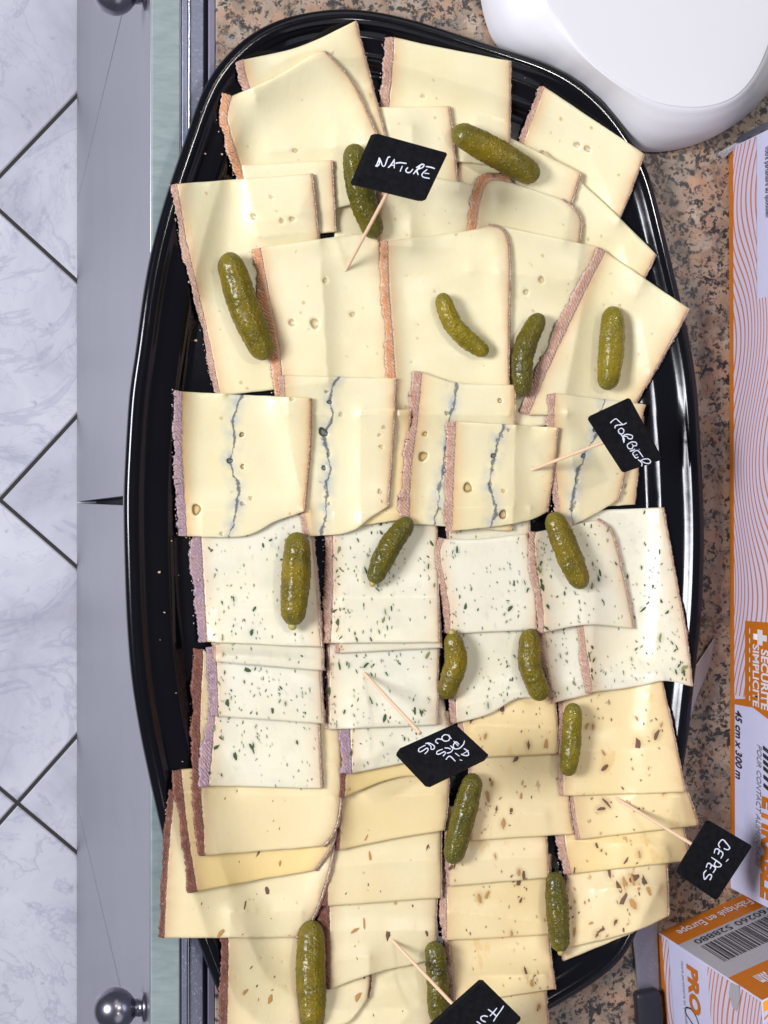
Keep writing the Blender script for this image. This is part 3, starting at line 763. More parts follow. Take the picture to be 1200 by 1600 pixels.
    # flecks
    if flecks:
        vs, fs, mi = [], [], []; stain = np.zeros(S_.shape)
        for _ in range(flecks):
            u, v_ = rg.random() * 0.96 + 0.02, rg.random() * 0.96 + 0.02
            for _t in range(6):
                if sn(u * 3.1 + idx, v_ * 3.4, idx * 2.2) * 1.6 + 0.45 > rg.random(): break
                u, v_ = rg.random() * 0.96 + 0.02, rg.random() * 0.96 + 0.02
            if typ == 'ail' and rg.random() < 0.22: u = min(0.98, abs(rg.gauss(0.03, 0.09)))
            fx = u * (nu - 1); fy = v_ * (nv - 1); i_, j_ = int(fx), int(fy)
            p = np.array([X[j_, i_], Y[j_, i_], Z[j_, i_]])
            if typ == 'ail':
                ln = min(0.0021, 0.0005 * math.exp(rg.gauss(0.25, 0.55))) * fleck_size; wd = ln * rg.uniform(0.18, 0.6); ln *= 1.15; a = rg.gauss(math.pi / 2, 0.5)
            else:
                big = rg.random() < 0.25
                ln = (rg.uniform(0.0016, 0.0032) if big else rg.uniform(0.0004, 0.0011)) * fleck_size; wd = ln * rg.uniform(0.25, 0.5); a = rg.gauss(math.pi / 2 - 0.2, 0.5)
            sr_ = max(0.0011, ln * 1.5); dx_, dy_ = X - p[0], Y - p[1]; ca_, sa_ = math.cos(a), math.sin(a)
            stain = np.maximum(stain, np.exp(-(((dx_ * ca_ + dy_ * sa_) / sr_) ** 2 + ((-dx_ * sa_ + dy_ * ca_) / (sr_ * 0.7)) ** 2)) * rg.uniform(0.4, 1.0))
            st = len(vs); K = 8
            for q in range(K):
                tt = 2 * math.pi * q / K; rr_ = 1 + rg.uniform(-0.35, 0.35)
                lx, ly = math.cos(tt) * ln * rr_, math.sin(tt) * wd * rr_
                x_, y_ = p[0] + lx * math.cos(a) - ly * math.sin(a), p[1] + lx * math.sin(a) + ly * math.cos(a)
                z_ = float(bil(pt.h, x_, y_, gx[pt.i0], gy[pt.j0])) + th + 0.0004 * low[j_, i_]
                vs.append((x_, y_, z_ + 0.00008))
            vs.append((p[0], p[1], p[2] + 0.00022))
            for q in range(K): fs.append((st + q, st + (q + 1) % K, st + K)); mi.append(0 if (rg.random() < 0.0) else None)
            c = 1 if rg.random() < (0.25 if typ == 'ail' else 0.45) else 0
            for q in range(K): mi[-1 - q] = c
        t0.data.attributes['stain'].data.foreach_set('value', np.r_[stain.ravel(), np.zeros(N)].astype(np.float32))
        mats = [M['herb'], M['herb2']] if typ == 'ail' else [M['mush'], M['mush2']]
        fo = mesh('herb_flecks' if typ == 'ail' else ('mushroom_flecks' if typ == 'cepes' else 'spice_flecks'), vs, fs, mats, t)
        fo.data.polygons.foreach_set('material_index', mi); fo['kind'] = 'stuff'
    # raise the height field
    reg = HF[pt.sl]; cheese = pip([tuple(p) for p in np.stack([X[0], Y[0]], 1)[::4]] + [tuple(p) for p in np.stack([X[:, -1], Y[:, -1]], 1)[::4]] + [tuple(p) for p in np.stack([X[-1], Y[-1]], 1)[::-4]] + [tuple(p) for p in np.stack([X[:, 0], Y[:, 0]], 1)[::-4]], GXX[pt.sl], GYY[pt.sl])
    reg[cheese] = np.maximum(reg[cheese], pt.h[cheese] + th + 0.0004)
    fl = pt.m & ~cheese; reg[fl] = np.maximum(reg[fl], pt.h[fl] + th * 0.5)
    SL.append(t); return t

# ---- smoked slices and mushroom slices, lowest first
GN, GM, GA, GF, GC = 'plain cream cheese slices', 'cheese slices with a dark ash line', 'white cheese slices with green herbs', 'smoked cheese slices with brown rind', 'yellow cheese slices with mushroom bits'
slice_('fume', 'smoked slice lying lowest under the bottom wooden pick of the tray', (500,1450), (682,1450), (676,1648), (505,1648), 10, 3, group=GF, npit=4, flecks=10)
slice_('fume', 'small smoked piece with curled brown right edge just right of the bottom left gherkin', (505,1500), (576,1490), (575,1560), (505,1608), 0, 4, rrm='r_brown', right=[(578,1530)], bottom=[(545,1598)], group=GF, npit=0, flecks=5)
slice_('fume', 'bottom left smoked slice with brown left rind beside the big bottom gherkin', (357,1420), (472,1420), (470,1650), (353,1650), 12, 3, left=[(356,1530)], group=GF, npit=5, flecks=16)
slice_('cepes', 'lowest mushroom cheese slice, mostly under the bottom slate tag', (700,1520), (850,1520), (857,1600), (705,1645), 3, 3, group=GC, npit=3, flecks=16)
slice_('cepes', 'mushroom slice whose cut end peeks out lowest at the right by the tray rim', (886,1390), (1030,1380), (990,1458), (882,1502), 3, 2, group=GC, npit=1, flecks=12)
slice_('cepes', 'mushroom slice with torn right corner, just above the bottom slate tag', (698,1420), (856,1440), (868,1545), (712,1570), 8, 3, right=[(862,1500)], group=GC, npit=3, flecks=26, tint=0.25)
slice_('cepes', 'pale mushroom slice with big dark bits at the lower right corner of the pile', (888,1310), (1040,1320), (1045,1432), (884,1482), 4, 4, right=[(1044,1380)], bottom=[(985,1458)], group=GC, npit=1, flecks=56, fleck_size=1.25)
slice_('fume', 'smoked slice above the bottom wooden pick, in the second column', (514,1350), (685,1340), (680,1500), (516,1546), 20, 3, bottom=[(590,1520)], group=GF, npit=3, flecks=12)
slice_('cepes', 'mushroom slice left of the bumpy dark gherkin, dark fleck on its top edge', (698,1340), (860,1335), (864,1460), (698,1470), 9, 3, group=GC, npit=2, flecks=36, tint=0.15)
slice_('fume', 'smoked slice with broad brown left rind in the middle of the second column', (522,1240), (690,1240), (690,1403), (512,1416), 18, 3, left=[(512,1320)], group=GF, npit=3, flecks=10, tint=0.15)
slice_('fume', 'large smoked slice reaching over the tray rim at the lower left', (272,1235), (520,1240), (462,1465), (256,1466), 9, 6, left=[(262,1350)], right=[(520,1330), (493,1425)], group=GF, npit=7, flecks=22, tint=0.05)
slice_('cepes', 'narrow strip of mushroom slice beside the long gherkin, under the wide speckled one', (700,1260), (852,1270), (858,1372), (702,1385), 5, 3, group=GC, npit=1, flecks=20)
slice_('fume', 'smoked slice with a slanting brown rind, second from the bottom at the left', (283,1203), (525,1190), (492,1360), (308,1393), 13, 5, left=[(292,1290)], right=[(526,1300)], bottom=[(400,1376)], group=GF, npit=1, flecks=7, tint=0.85)
slice_('fume', 'pale smoked strip left of the long gherkin under the centre slate tag', (538,1180), (702,1180), (694,1298), (530,1329), 7, 3, bottom=[(610,1312)], group=GF, npit=1, flecks=10, right=[(700,1260)], tint=0.50)
slice_('fume', 'smoked slice with tall brown left rind under the white herb slices at the left', (317,1015), (532,1120), (505,1322), (320,1337), 15, 5, right=[(534,1225), (524,1295)], left=[(312,1180)], group=GF, npit=2, flecks=26, tint=0.18)
slice_('cepes', 'lower folded mushroom slice under the pick of the tag at the right', (884,1240), (1060,1240), (1078,1345), (893,1366), 16, 3, left=[(882,1310)], group=GC, npit=1, flecks=30, tint=0.60)
slice_('cepes', 'wide mushroom slice with orange streak right of the long gherkin', (738,1130), (880,1135), (897,1303), (736,1314), 6, 3, right=[(890,1260)], group=GC, npit=1, flecks=40)
slice_('cepes', 'mushroom slice pierced by the wooden pick of the tag at the right', (893,1170), (1042,1165), (1090,1290), (906,1312), 6, 3, right=[(1074,1235), (1090,1282)], left=[(896,1250)], group=GC, npit=1, flecks=22, tint=0.35)
slice_('fume', 'yellow smoked strip directly under the lowest herb slice left of the centre tag', (545,1130), (708,1110), (700,1215), (538,1246), 8, 3, bottom=[(620,1215)], group=GF, npit=0, flecks=6, tint=0.80)
slice_('cepes', 'mushroom slice just right of the centre slate tag, below the torn herb slice', (720,1100), (866,1060), (874,1178), (735,1184), 8, 3, left=[(724,1140)], group=GC, npit=1, flecks=26, tint=0.50)
slice_('cepes', 'largest mushroom slice, at the right edge beside the light green short gherkin', (880,1060), (1032,1050), (1072,1238), (880,1244), 7, 3, right=[(1056,1160)], group=GC, npit=2, flecks=36, fleck_size=1.1, tint=0.20)
# ---- herb slices
slice_('ail', 'lowest herb slice, half covered by the centre slate tag', (545,1090), (690,1080), (706,1178), (550,1209), 20, 3, rm='r_cool_light', group=GA, npit=1, flecks=69)
slice_('ail', 'lowest herb slice of the left column with long rind tinted mauve for cool light', (335,1010), (495,1060), (503,1232), (326,1228), 16, 4, rm='r_cool_light', left=[(336,1110)], group=GA, npit=1, flecks=115)
slice_('ail', 'herb slice with a torn slanting lower edge between two curved gherkins', (702,900), (838,900), (862,1092), (713,1130), 8, 3, bottom=[(765,1116), (810,1092)], group=GA, npit=1, flecks=109)
slice_('ail', 'narrow strip of herb slice right of the curved gherkin, with green streak', (845,900), (925,900), (922,1085), (868,1098), 12, 2, left=[(852,1010)], group=GA, npit=0, flecks=64)
slice_('ail', 'herb slice pierced by the wooden pick of the centre tag', (515,1005), (686,1000), (684,1133), (514,1140), 5, 4, group=GA, npit=1, flecks=109)
slice_('ail', 'middle herb slice of the left column with a short rind tinted mauve for cool light', (338,1020), (500,1030), (505,1131), (341,1119), 14, 4, rm='r_cool_light', group=GA, npit=1, flecks=84)
slice_('ail', 'thin herb slice edge showing under the herb slice with the slim dark gherkin', (532,930), (686,930), (690,1012), (530,1021), 6, 3, group=GA, npit=0, flecks=24)
slice_('ail', 'large white herb slice at the right edge with ragged right rind', (880,800), (1036,793), (1082,1073), (926,1082), 11, 4, left=[(905,940)], right=[(1052,880), (1073,1000)], bottom=[(1000,1072), (1040,1064)], top=[(940,797)], group=GA, npit=2, flecks=175)
slice_('ail', 'thin band of herb slice between two herb slices in the left column', (335,950), (502,955), (505,1048), (337,1034), 5, 4, group=GA, npit=0, flecks=30)
slice_('ail', 'herb slice holding the slim dark gherkin that leans left', (520,800), (682,798), (687,1004), (516,1005), 15, 3, left=[(520,920)], rm='r_nature', group=GA, npit=2, flecks=139)
slice_('ail', 'top herb slice of the left column carrying the wide dark gherkin', (312,795), (484,795), (502,1011), (323,1003), 18, 5, rm='r_cool_light', right=[(496,930)], group=GA, npit=2, flecks=100)
slice_('ail', 'sliver of herb slice showing above the square one with rolled rind', (700,790), (826,790), (832,900), (704,900), 3, 3, group=GA, npit=0, flecks=18)
slice_('ail', 'square herb slice with rolled rind, in the centre with no gherkin on it', (694,842), (824,834), (839,984), (703,990), 11, 3, left=[(688,870), (702,950)], right=[(832,870), (838,940)], top=[(755,842)], group=GA, npit=0, flecks=75)
slice_('ail', 'herb slice under the tilted gherkin, overlapping the large one at the right', (836,832), (935,812), (991,982), (850,988), 11, 4, left=[(836,870), (848,950)], right=[(958,835), (978,915)], bottom=[(920,976)], group=GA, npit=1, flecks=90)
# ---- plain cream slices
slice_('nature', 'shaded plain slice glimpsed between the gherkin under the first tag and the slice edges', (520,200), (640,200), (640,400), (524,400), 0, 0, group=GN, npit=1)
slice_('nature', 'top right plain slice, its left rind standing free against the black tray', (851,135), (1007,240), (945,375), (790,285), 8, 3, left=[(818,222)], right=[(970,337)], group=GN, pits=[(902,226,6),(918,232,6)], npit=3)
slice_('nature', 'plain slice whose pointed corner reaches the right rim below the top right slice', (850,235), (1026,397), (975,490), (800,330), 3, 3, top=[(905,282), (958,330)], right=[(1008,432)], group=GN, npit=4)
slice_('nature', 'plain slice under the long gherkin right of the first slate tag', (740,187), (908,270), (880,380), (700,330), 6, 4, left=[(716,268)], right=[(893,320)], group=GN, npit=2)
slice_('nature', 'top centre plain slice with shaggy left rind', (616,58), (798,95), (795,260), (600,240), 17, 3, left=[(612,120)], right=[(797,205)], top=[(680,72)], group=GN, npit=4, pits=[(661,150,4)], shape_noise=1.6)
slice_('nature', 'plain slice behind the first slate tag, its right end by the long gherkin', (562,167), (702,166), (716,300), (570,310), 3, 4, right=[(709,220)], group=GN, npit=3)
slice_('nature', 'topmost plain slice at the back left with folded upper edge', (380,93), (556,32), (606,225), (420,240), 12, 3, left=[(388,130)], right=[(584,140)], top=[(470,72)], group=GN, npit=3, pits=[(581,148,4)])
slice_('nature', 'plain slice with orange crust on its left corner, below the topmost one', (362,150), (508,80), (634,300), (410,352), 16, 3, left=[(356,190), (380,270)], right=[(552,130), (592,215)], top=[(430,120), (490,84)], rm='r_orange', group=GN, npit=5, pits=[(461,235,5)])
slice_('nature', 'narrow plain slice end left of the gherkin under the first tag', (378,258), (519,250), (525,362), (400,372), 0, 4, group=GN, npit=1)
slice_('nature', 'plain slice below the first slate tag, between its pick and the rounded slice', (600,262), (748,290), (728,392), (590,385), 8, 3, group=GN, npit=5)
slice_('nature', 'plain slice with a rounded rind corner and orange left rind', (800,285), (880,312), (897,440), (728,425), 15, 4, left=[(764,282), (750,310), (742,365)], right=[(908,340), (904,390)], group=GN, rm='r_orange', npit=3)
slice_('nature', 'tall plain slice at the left carrying the widest gherkin', (276,287), (487,271), (512,600), (344,618), 10, 4, left=[(292,380), (320,500)], right=[(497,362)], group=GN, npit=6, pits=[(396,338,6),(440,345,5),(424,308,4),(456,342,5)])
slice_('nature', 'plain slice under the curved dark gherkin, left of the long slanting rind', (768,350), (936,386), (872,664), (798,668), 4, 3, right=[(915,450)], group=GN, npit=6, pits=[(846,437,6),(822,456,5)])
slice_('nature', 'plain slice pierced by the pick of the first tag', (407,387), (588,362), (620,650), (444,650), 17, 3, left=[(422,470), (438,560)], right=[(602,450)], top=[(510,372)], group=GN, rm='r_orange', pits=[(456,504,6),(492,505,8),(508,438,5),(551,491,5)], npit=4)
slice_('nature', 'plain slice in the centre carrying the small curved pale gherkin', (606,376), (765,352), (795,650), (620,650), 15, 4, right=[(794,375), (796,500)], left=[(608,450), (616,560)], top=[(690,366), (745,358)], group=GN, rm='r_orange', npit=7)
slice_('nature', 'plain slice at the right with a long slanting pink rind, carrying an upright gherkin', (946,393), (1077,482), (985,650), (826,648), 20, 4, left=[(902,480), (855,580)], right=[(1040,550), (1004,612)], group=GN, npit=7)
# ---- ash line slices
slice_('morbier', 'yellow sliver of ash line slice showing between the two middle ones', (560,640), (642,640), (628,812), (560,822), 0, 3, group=GM, npit=0, tint=0.50)
slice_('morbier', 'lowest ash line slice whose right edge shows beyond the others at the right', (880,640), (1006,650), (991,788), (900,795), 3, 4, group=GM, pits=[(977,759,6),(978,771,4)], npit=0)
slice_('morbier', 'ash line slice half under the slate tag at the right', (867,614), (1008,632), (965,782), (878,828), 12, 4, left=[(866,700)], right=[(988,700)], ash=[(948,615),(930,680),(905,730),(897,780),(893,828)], bottom=[(925,806)], group=GM, pits=[(931,672,8),(912,712,7),(902,752,6),(899,786,5),(893,796,5)], npit=2)
slice_('morbier', 'second ash line slice from the left with a large dark cavity', (444,586), (618,591), (606,792), (484,838), 8, 4, left=[(452,700)], right=[(613,700)], ash=[(536,583),(516,612),(517,650),(506,680),(513,720),(510,780),(503,838)], bottom=[(545,832), (580,808)], group=GM, pits=[(515,628,7),(510,612,5),(505,675,11),(533,648,6),(506,731,7),(514,710,5),(509,762,5),(593,680,5),(596,698,6),(600,668,5),(594,768,6),(598,783,4),(514,787,4)], npit=1)
slice_('morbier', 'leftmost ash line slice with a rind tinted mauve for cool light and a big hole near its lower left corner', (285,612), (485,622), (474,800), (292,838), 15, 4, rm='r_cool_light', rrm='r_orange', left=[(284,700)], right=[(483,710)], bottom=[(380,838), (430,815)], ash=[(378,615),(364,655),(368,690),(359,720),(372,760),(366,810),(357,838)], group=GM, pits=[(378,679,7),(379,729,7),(307,796,12),(379,787,6),(359,720,8),(392,778,5),(456,623,6),(346,834,5)], npit=0)
slice_('morbier', 'ash line slice with mottled pink rind, third from the left', (660,581), (806,601), (800,830), (640,818), 16, 3, left=[(652,660), (642,740)], ash=[(714,600),(706,640),(696,700),(690,750),(680,818)], group=GM, pits=[(781,626,7),(664,678,7),(661,713,10),(688,795,5),(699,646,6)], npit=1, top=[(715,598)])
slice_('morbier', 'ash line slice pierced by the pick of the tag at the right', (712,658), (872,668), (855,800), (706,830), 14, 4, right=[(864,740)], bottom=[(780,822), (830,812)], ash=[(788,660),(776,700),(770,730),(765,760),(774,795),(765,828)], group=GM, pits=[(784,681,5),(778,688,5),(771,712,7),(766,758,6),(731,762,10),(786,804,10),(787,767,5),(862,780,6),(795,672,5)], npit=1)


GP = 'gherkins scattered over the cheese slices'
def gherkin(label, pts, w, mat='pickle_a', taper=(0.55, 0.55), bumps=1.0, stem=None):
    idx = len(GH) + 1
    c = crom(pts, 10) if len(pts) > 2 else np.array(pts, float)
    NS, NA = 84, 44
    c = resample(c, NS)
    # radius along the length, in metres
    tt = np.linspace(0, 1, NS)
    Lp = np.linalg.norm(np.diff(c, axis=0), axis=1).sum() + w * 0.0
    r0 = w * 0.5 * 0.000385
    def prof_(t):
        e = 0.5 * w / Lp
        a = min(1, t / e * 1.0); b = min(1, (1 - t) / e * 1.0)
        ra = math.sqrt(max(0, 1 - (1 - a) ** 2)); rb = math.sqrt(max(0, 1 - (1 - b) ** 2))
        body = 0.90 + 0.10 * math.sin(math.pi * t) + 0.03 * sn(t * 4, idx)
        body *= (1 - (1 - taper[0]) * 0.25 * max(0, 1 - t * 3.0)) * (1 - (1 - taper[1]) * 0.28 * max(0, 1 - (1 - t) * 3.0))
        return max(ra * rb * body, 0.0)
    rad = np.array([prof_(t) for t in tt]) * r0
    # rest on the slices: a straight line in height that clears the surface
    z = np.full(NS, 0.03)
    for _ in range(4):
        pw = [P(c[i][0], c[i][1], z[i]) for i in range(NS)]
        hs = np.array([max(hz(p.x, p.y), hz(p.x + rad[i] * .5, p.y) - rad[i] * .13, hz(p.x - rad[i] * .5, p.y) - rad[i] * .13) for i, p in enumerate(pw)])
        need = hs + rad * 0.96
        sel = (tt > 0.12) & (tt < 0.88)
        A = np.polyfit(tt[sel], need[sel], 1); ln = np.polyval(A, tt)
        ln += max(0, np.quantile((need - ln)[sel], 0.85))
        z = ln
    pw = np.array([P(c[i][0], c[i][1], z[i]) for i in range(NS)])
    tg = np.gradient(pw, axis=0); tg /= np.linalg.norm(tg, axis=1)[:, None]
    up = np.array([0, 0, 1.0]); sd = np.cross(tg, up); sd /= np.linalg.norm(sd, axis=1)[:, None]; u2 = np.cross(sd, tg)
    ctr = pw.mean(0); vs, uv, en = [], [], []
    for i in range(NS):
        for a in range(NA):
            th_ = 2 * math.pi * a / NA
            d = sd[i] * math.cos(th_) + u2[i] * math.sin(th_)
            p = pw[i] + d * rad[i]
            k = min(1.0, rad[i] / r0 * 1.3 - 0.35)
            q = Vector((p - ctr) * 430) + Vector((idx * 5.3, 0, 0))
            dd = noise.voronoi(q, distance_metric='DISTANCE', exponent=2.5)[0][0]
            b = max(0.0, 0.62 - dd) * 0.00105 * bumps * max(0.0, k)
            if tt[i] < 0.17: b *= tt[i] / 0.17 * 0.8
            b += 0.0004 * noise.noise(Vector((p - ctr) * 120) + Vector((idx, 9, 0))) + 0.00012 * math.sin(th_ * 7 + idx)
            p = p + d * b * (1 if rad[i] > 0.0004 else 0)
            vs.append(tuple(p)); uv.append((a / NA, tt[i])); en.append(max(0, 1 - tt[i] * 6) + max(0, 1 - (1 - tt[i]) * 9))
    f = []
    for i in range(NS - 1):
        for a in range(NA): f.append((i * NA + a, i * NA + (a + 1) % NA, (i + 1) * NA + (a + 1) % NA, (i + 1) * NA + a))
    f.append(tuple(range(NA))[::-1]); f.append(tuple((NS - 1) * NA + a for a in range(NA)))
    t = thing('gherkin', (ctr[0], ctr[1], float(pw[:, 2].min() - r0)), label, 'gherkin', GP)
    mesh('flesh', vs, f, M[mat], t, smooth=True, uvs=uv, attrs={'end': np.clip(en, 0, 1)})
    if stem is not None:
        e = 0 if stem == 0 else NS - 1; s_ = -1 if stem == 0 else 1
        o = pw[e] - tg[e] * s_ * r0 * 0.10; sv, sf = [], []
        for q, (l_, rr_) in enumerate(((0, .30), (.14, .30), (.24, .20), (.28, .0))):
            for a in range(10):
                th_ = 2 * math.pi * a / 10
                sv.append(tuple(o + tg[e] * s_ * l_ * r0 * 1.5 + (sd[e] * math.cos(th_) + u2[e] * math.sin(th_)) * r0 * rr_))
        for q in range(3):
            for a in range(10): sf.append((q * 10 + a, q * 10 + (a + 1) % 10, (q + 1) * 10 + (a + 1) % 10, (q + 1) * 10 + a))
        mesh('stem_end', sv, sf, M['stem'], t, smooth=True)
    GH.append(t); return t
GH = []
gherkin('gherkin partly hidden under the first slate tag', [(552,224),(562,296),(588,372)], 39, 'pickle_b')
gherkin('long gherkin lying aslant right of the first slate tag', [(707,202),(762,232),(842,278)], 43)
gherkin('widest gherkin, on the tall plain slice at the left', [(355,394),(380,475),(418,562)], 45)
gherkin('small curved pale gherkin on the centre plain slice', [(688,458),(712,512),(762,554)], 29, 'pickle_c')
gherkin('curved dark gherkin hanging beside the long slanting pink rind', [(846,490),(818,550),(817,620)], 33, 'pickle_b')
gherkin('upright gherkin alone on the right plain slice above the second tag', [(958,478),(955,545),(948,610)], 39, 'pickle_c', bumps=0.7)
gherkin('gherkin on the top herb slice of the left column, stem end down', [(465,831),(462,905),(457,978)], 42, stem=1)
gherkin('slim dark gherkin leaning left below the second ash line slice', [(642,810),(608,855),(582,912)], 33, 'pickle_b', stem=1)
gherkin('tilted gherkin below the fourth ash line slice, right of centre', [(862,800),(884,855),(912,920)], 38)
gherkin('curved gherkin with a pale stem stub left of the torn herb slice', [(706,988),(712,1035),(693,1092)], 34, 'pickle_a', stem=0)
gherkin('curved gherkin right of the torn herb slice', [(830,982),(828,1036),(848,1095)], 35)
gherkin('slim light green gherkin left of the largest mushroom slice', [(896,1098),(893,1155),(887,1213)], 30, 'pickle_c', bumps=0.8)
gherkin('long dark gherkin just below the centre slate tag', [(742,1208),(722,1282),(705,1350)], 37, 'pickle_b', bumps=0.8)
gherkin('very bumpy dark gherkin with stem end down beside the pale mushroom slice', [(866,1362),(871,1425),(876,1488)], 33, 'pickle_b', bumps=1.7, stem=1)
gherkin('largest gherkin, at the bottom left of the pile', [(487,1437),(486,1520),(489,1608)], 44, 'pickle_a')
gherkin('gherkin crossed by the bottom wooden pick', [(677,1470),(684,1530),(684,1598)], 33, 'pickle_b', bumps=1.3)


# ------------------------------------------------------------------ slate tags on wooden picks
def bead(name, strokes, mat, parent, r=0.0004, nrm=Vector((0, 0, 1)), cyc=()):
    """handwriting: round chalk lines lying half sunk in the face"""
    vs, fs = [], []
    K = 6
    for st in strokes:
        c = crom([tuple(p) for p in st], 4) if len(st) > 2 else np.array([tuple(p) for p in st])
        n = len(c); tg = np.gradient(c, axis=0); tg /= np.maximum(np.linalg.norm(tg, axis=1)[:, None], 1e-9)
        nv_ = np.array(nrm); sd = np.cross(tg, nv_); sd /= np.maximum(np.linalg.norm(sd, axis=1)[:, None], 1e-9)
        b0 = len(vs)
        for i in range(n):
            rr = r * (0.85 + 0.35 * random.random()) * (0.75 if i in (0, n - 1) else 1)
            for a in range(K):
                t = 2 * math.pi * a / K
                vs.append(tuple(c[i] + sd[i] * math.cos(t) * rr + nv_ * math.sin(t) * rr * 0.35))
        for i in range(n - 1):
            for a in range(K): fs.append((b0 + i * K + a, b0 + i * K + (a + 1) % K, b0 + (i + 1) * K + (a + 1) % K, b0 + (i + 1) * K + a))
        fs.append(tuple(b0 + a for a in range(K))); fs.append(tuple(b0 + (n - 1) * K + a for a in range(K)))
    return mesh(name, vs, fs, mat, parent)
def slate_tag(label, quad, zt, th, foot, top, strokes, sc, org, tilt=(0, 0, 0, 0), chr_r=0.00034, off=(0, 0)):
    cs = [P(q[0], q[1], zt + dz) for q, dz in zip(quad, tilt)]
    n = (cs[2] - cs[0]).cross(cs[3] - cs[1]).normalized()
    if n.z < 0: n = -n
    c0 = sum(cs, Vector()) / 4
    cs = [p - n * (p - c0).dot(n) for p in cs]
    # round the corners a little
    ring_ = []
    for i in range(4):
        a, b, c = cs[i - 1], cs[i], cs[(i + 1) % 4]
        k = 0.0009 * (1 + 0.8 * random.random())
        ring_ += [b + (a - b).normalized() * k, b + (c - b).normalized() * k]
    o = -n * th + Vector((off[0], off[1], 0))
    e = 0.0003
    m = len(ring_)
    vs = [tuple(c0 + (p - c0) * 0.985) for p in ring_] + [tuple(p - n * e) for p in ring_] + [tuple(p + o) for p in ring_]
    fs = [tuple(range(m))] + [(m + i, m + (i + 1) % m, (i + 1) % m, i) for i in range(m)] + [(2 * m + i, 2 * m + (i + 1) % m, m + (i + 1) % m, m + i) for i in range(m)] + [tuple(2 * m + i for i in range(m))[::-1]]
    pf = wp_on(*foot); 
    t = thing('slate_tag', tuple(pf), label, 'cheese label', 'slate name tags on wooden picks')
    mesh('slate', vs, fs, M['slate'], t)
    ss = [[hit(org[0] + x * sc, org[1] + y * sc, c0 + n * 0.00005, n) for x, y in s_] for s_ in strokes]
    bead('chalk_lettering', ss, M['chalk'], t, chr_r, n)
    pt_ = P(top[0], top[1], zt - th * 1.02)
    pf2 = pf - Vector((0, 0, 0.002)) - (pt_ - pf).normalized() * 0.001
    d = (pt_ - pf2); sdx = d.cross(Vector((0, 1, 0))).normalized(); sdy = d.cross(sdx).normalized()
    pv, pfc = [], []
    for q, rr in ((0, 0.0007), (0.06, 0.00095), (1.0, 0.00105)):
        for a in range(12):
            tt = 2 * math.pi * a / 12; pv.append(tuple(pf2 + d * q + (sdx * math.cos(tt) + sdy * math.sin(tt)) * rr))
    for q in range(2):
        for a in range(12): pfc.append((q * 12 + a, q * 12 + (a + 1) % 12, (q + 1) * 12 + (a + 1) % 12, (q + 1) * 12 + a))
    pfc += [tuple(range(12))[::-1], tuple(range(24, 36))]
    mesh('wooden_pick', pv, pfc, M['wood'], t, smooth=False)
    return t
slate_tag('black slate tag reading NATURE on its pick', [(588,208),(700,239),(664,315),(554,288)], 0.072, 0.0048, (540,424), (606,300),
  [[(310,465),(325,450),(350,385),(345,378)],[(322,470),(352,440),(352,378),(385,463)],[(385,463),(410,458),(440,378),(465,368)],[(442,480),(470,455),(512,392)],[(508,392),(508,486)],[(465,455),(512,455)],[(520,435),(570,428),(635,436)],[(592,462),(568,520)],[(650,478),(628,505),(640,528),(672,528),(702,495)],[(705,548),(745,500),(778,466)],[(735,482),(790,447),(818,450),(800,480),(745,505),(758,556)],[(835,467),(890,476),(930,490)],[(850,498),(800,542),(806,576),(876,592)],[(822,538),(872,542)]], .15, (540,190), chr_r=0.00034, off=(-0.0016, 0.0008))
slate_tag('black slate tag reading MORBIER at the right of the pile', [(917,653),(981,623),(1033,719),(973,739)], 0.066, 0.0048, (830,735), (946,690),
  [[(402,458),(435,425),(470,405)],[(470,405),(525,455),(550,475)],[(592,455),(555,475),(500,480)],[(500,480),(462,492),(458,520)],[(530,515),(498,540),(510,578),(548,582),(562,542),(530,515)],[(562,690),(550,630),(560,600)],[(525,592),(565,640),(560,690)],[(560,600),(600,590),(660,605),(655,640),(618,640),(595,615),(560,612)],[(600,712),(650,680),(702,685),(710,720),(672,728),(655,760),(612,752),(600,712)],[(655,700),(672,728)],[(632,788),(668,778),(692,762)],[(662,812),(700,866),(732,855)],[(696,835),(722,826)],[(662,812),(722,778),(787,858)],[(738,766),(744,764)],[(728,885),(772,925),(770,966)],[(750,900),(800,880),(850,880),(876,912),(850,932),(800,922),(772,900)]], .13333, (900,600), chr_r=0.00028, off=(0.0028, 0.0012))
slate_tag('black slate tag reading AIL DES OURS in the centre', [(621,1171),(711,1131),(765,1181),(673,1226)], 0.068, 0.0055, (568,1050), (657,1146),
  [[(650,205),(600,198),(568,228),(590,266),(640,262),(657,225),(645,203)],[(640,215),(676,242)],[(572,252),(522,243),(498,272),(528,296)],[(385,296),(430,290),(482,320),(482,352),(450,358),(446,322),(412,294)],[(378,410),(415,372),(405,345),(350,378),(318,386),(316,352),(388,312)],[(818,262),(805,305),(760,348),(710,352),(694,318),(722,276),(758,305)],[(697,268),(748,322)],[(662,318),(690,350),(668,388),(622,402)],[(598,342),(648,348),(664,360)],[(580,435),(608,400),(592,386),(540,412),(512,408),(520,380),(578,356)],[(810,350),(852,378),(862,420),(828,428),(780,412)],[(862,372),(802,408)],[(715,400),(762,436)],[(765,474),(792,482)],[(612,472),(655,434),(716,490)]], .14167, (610,1120), tilt=(0.0, 0.004, 0.004, 0.0), chr_r=0.00028, off=(-0.001, -0.0035))
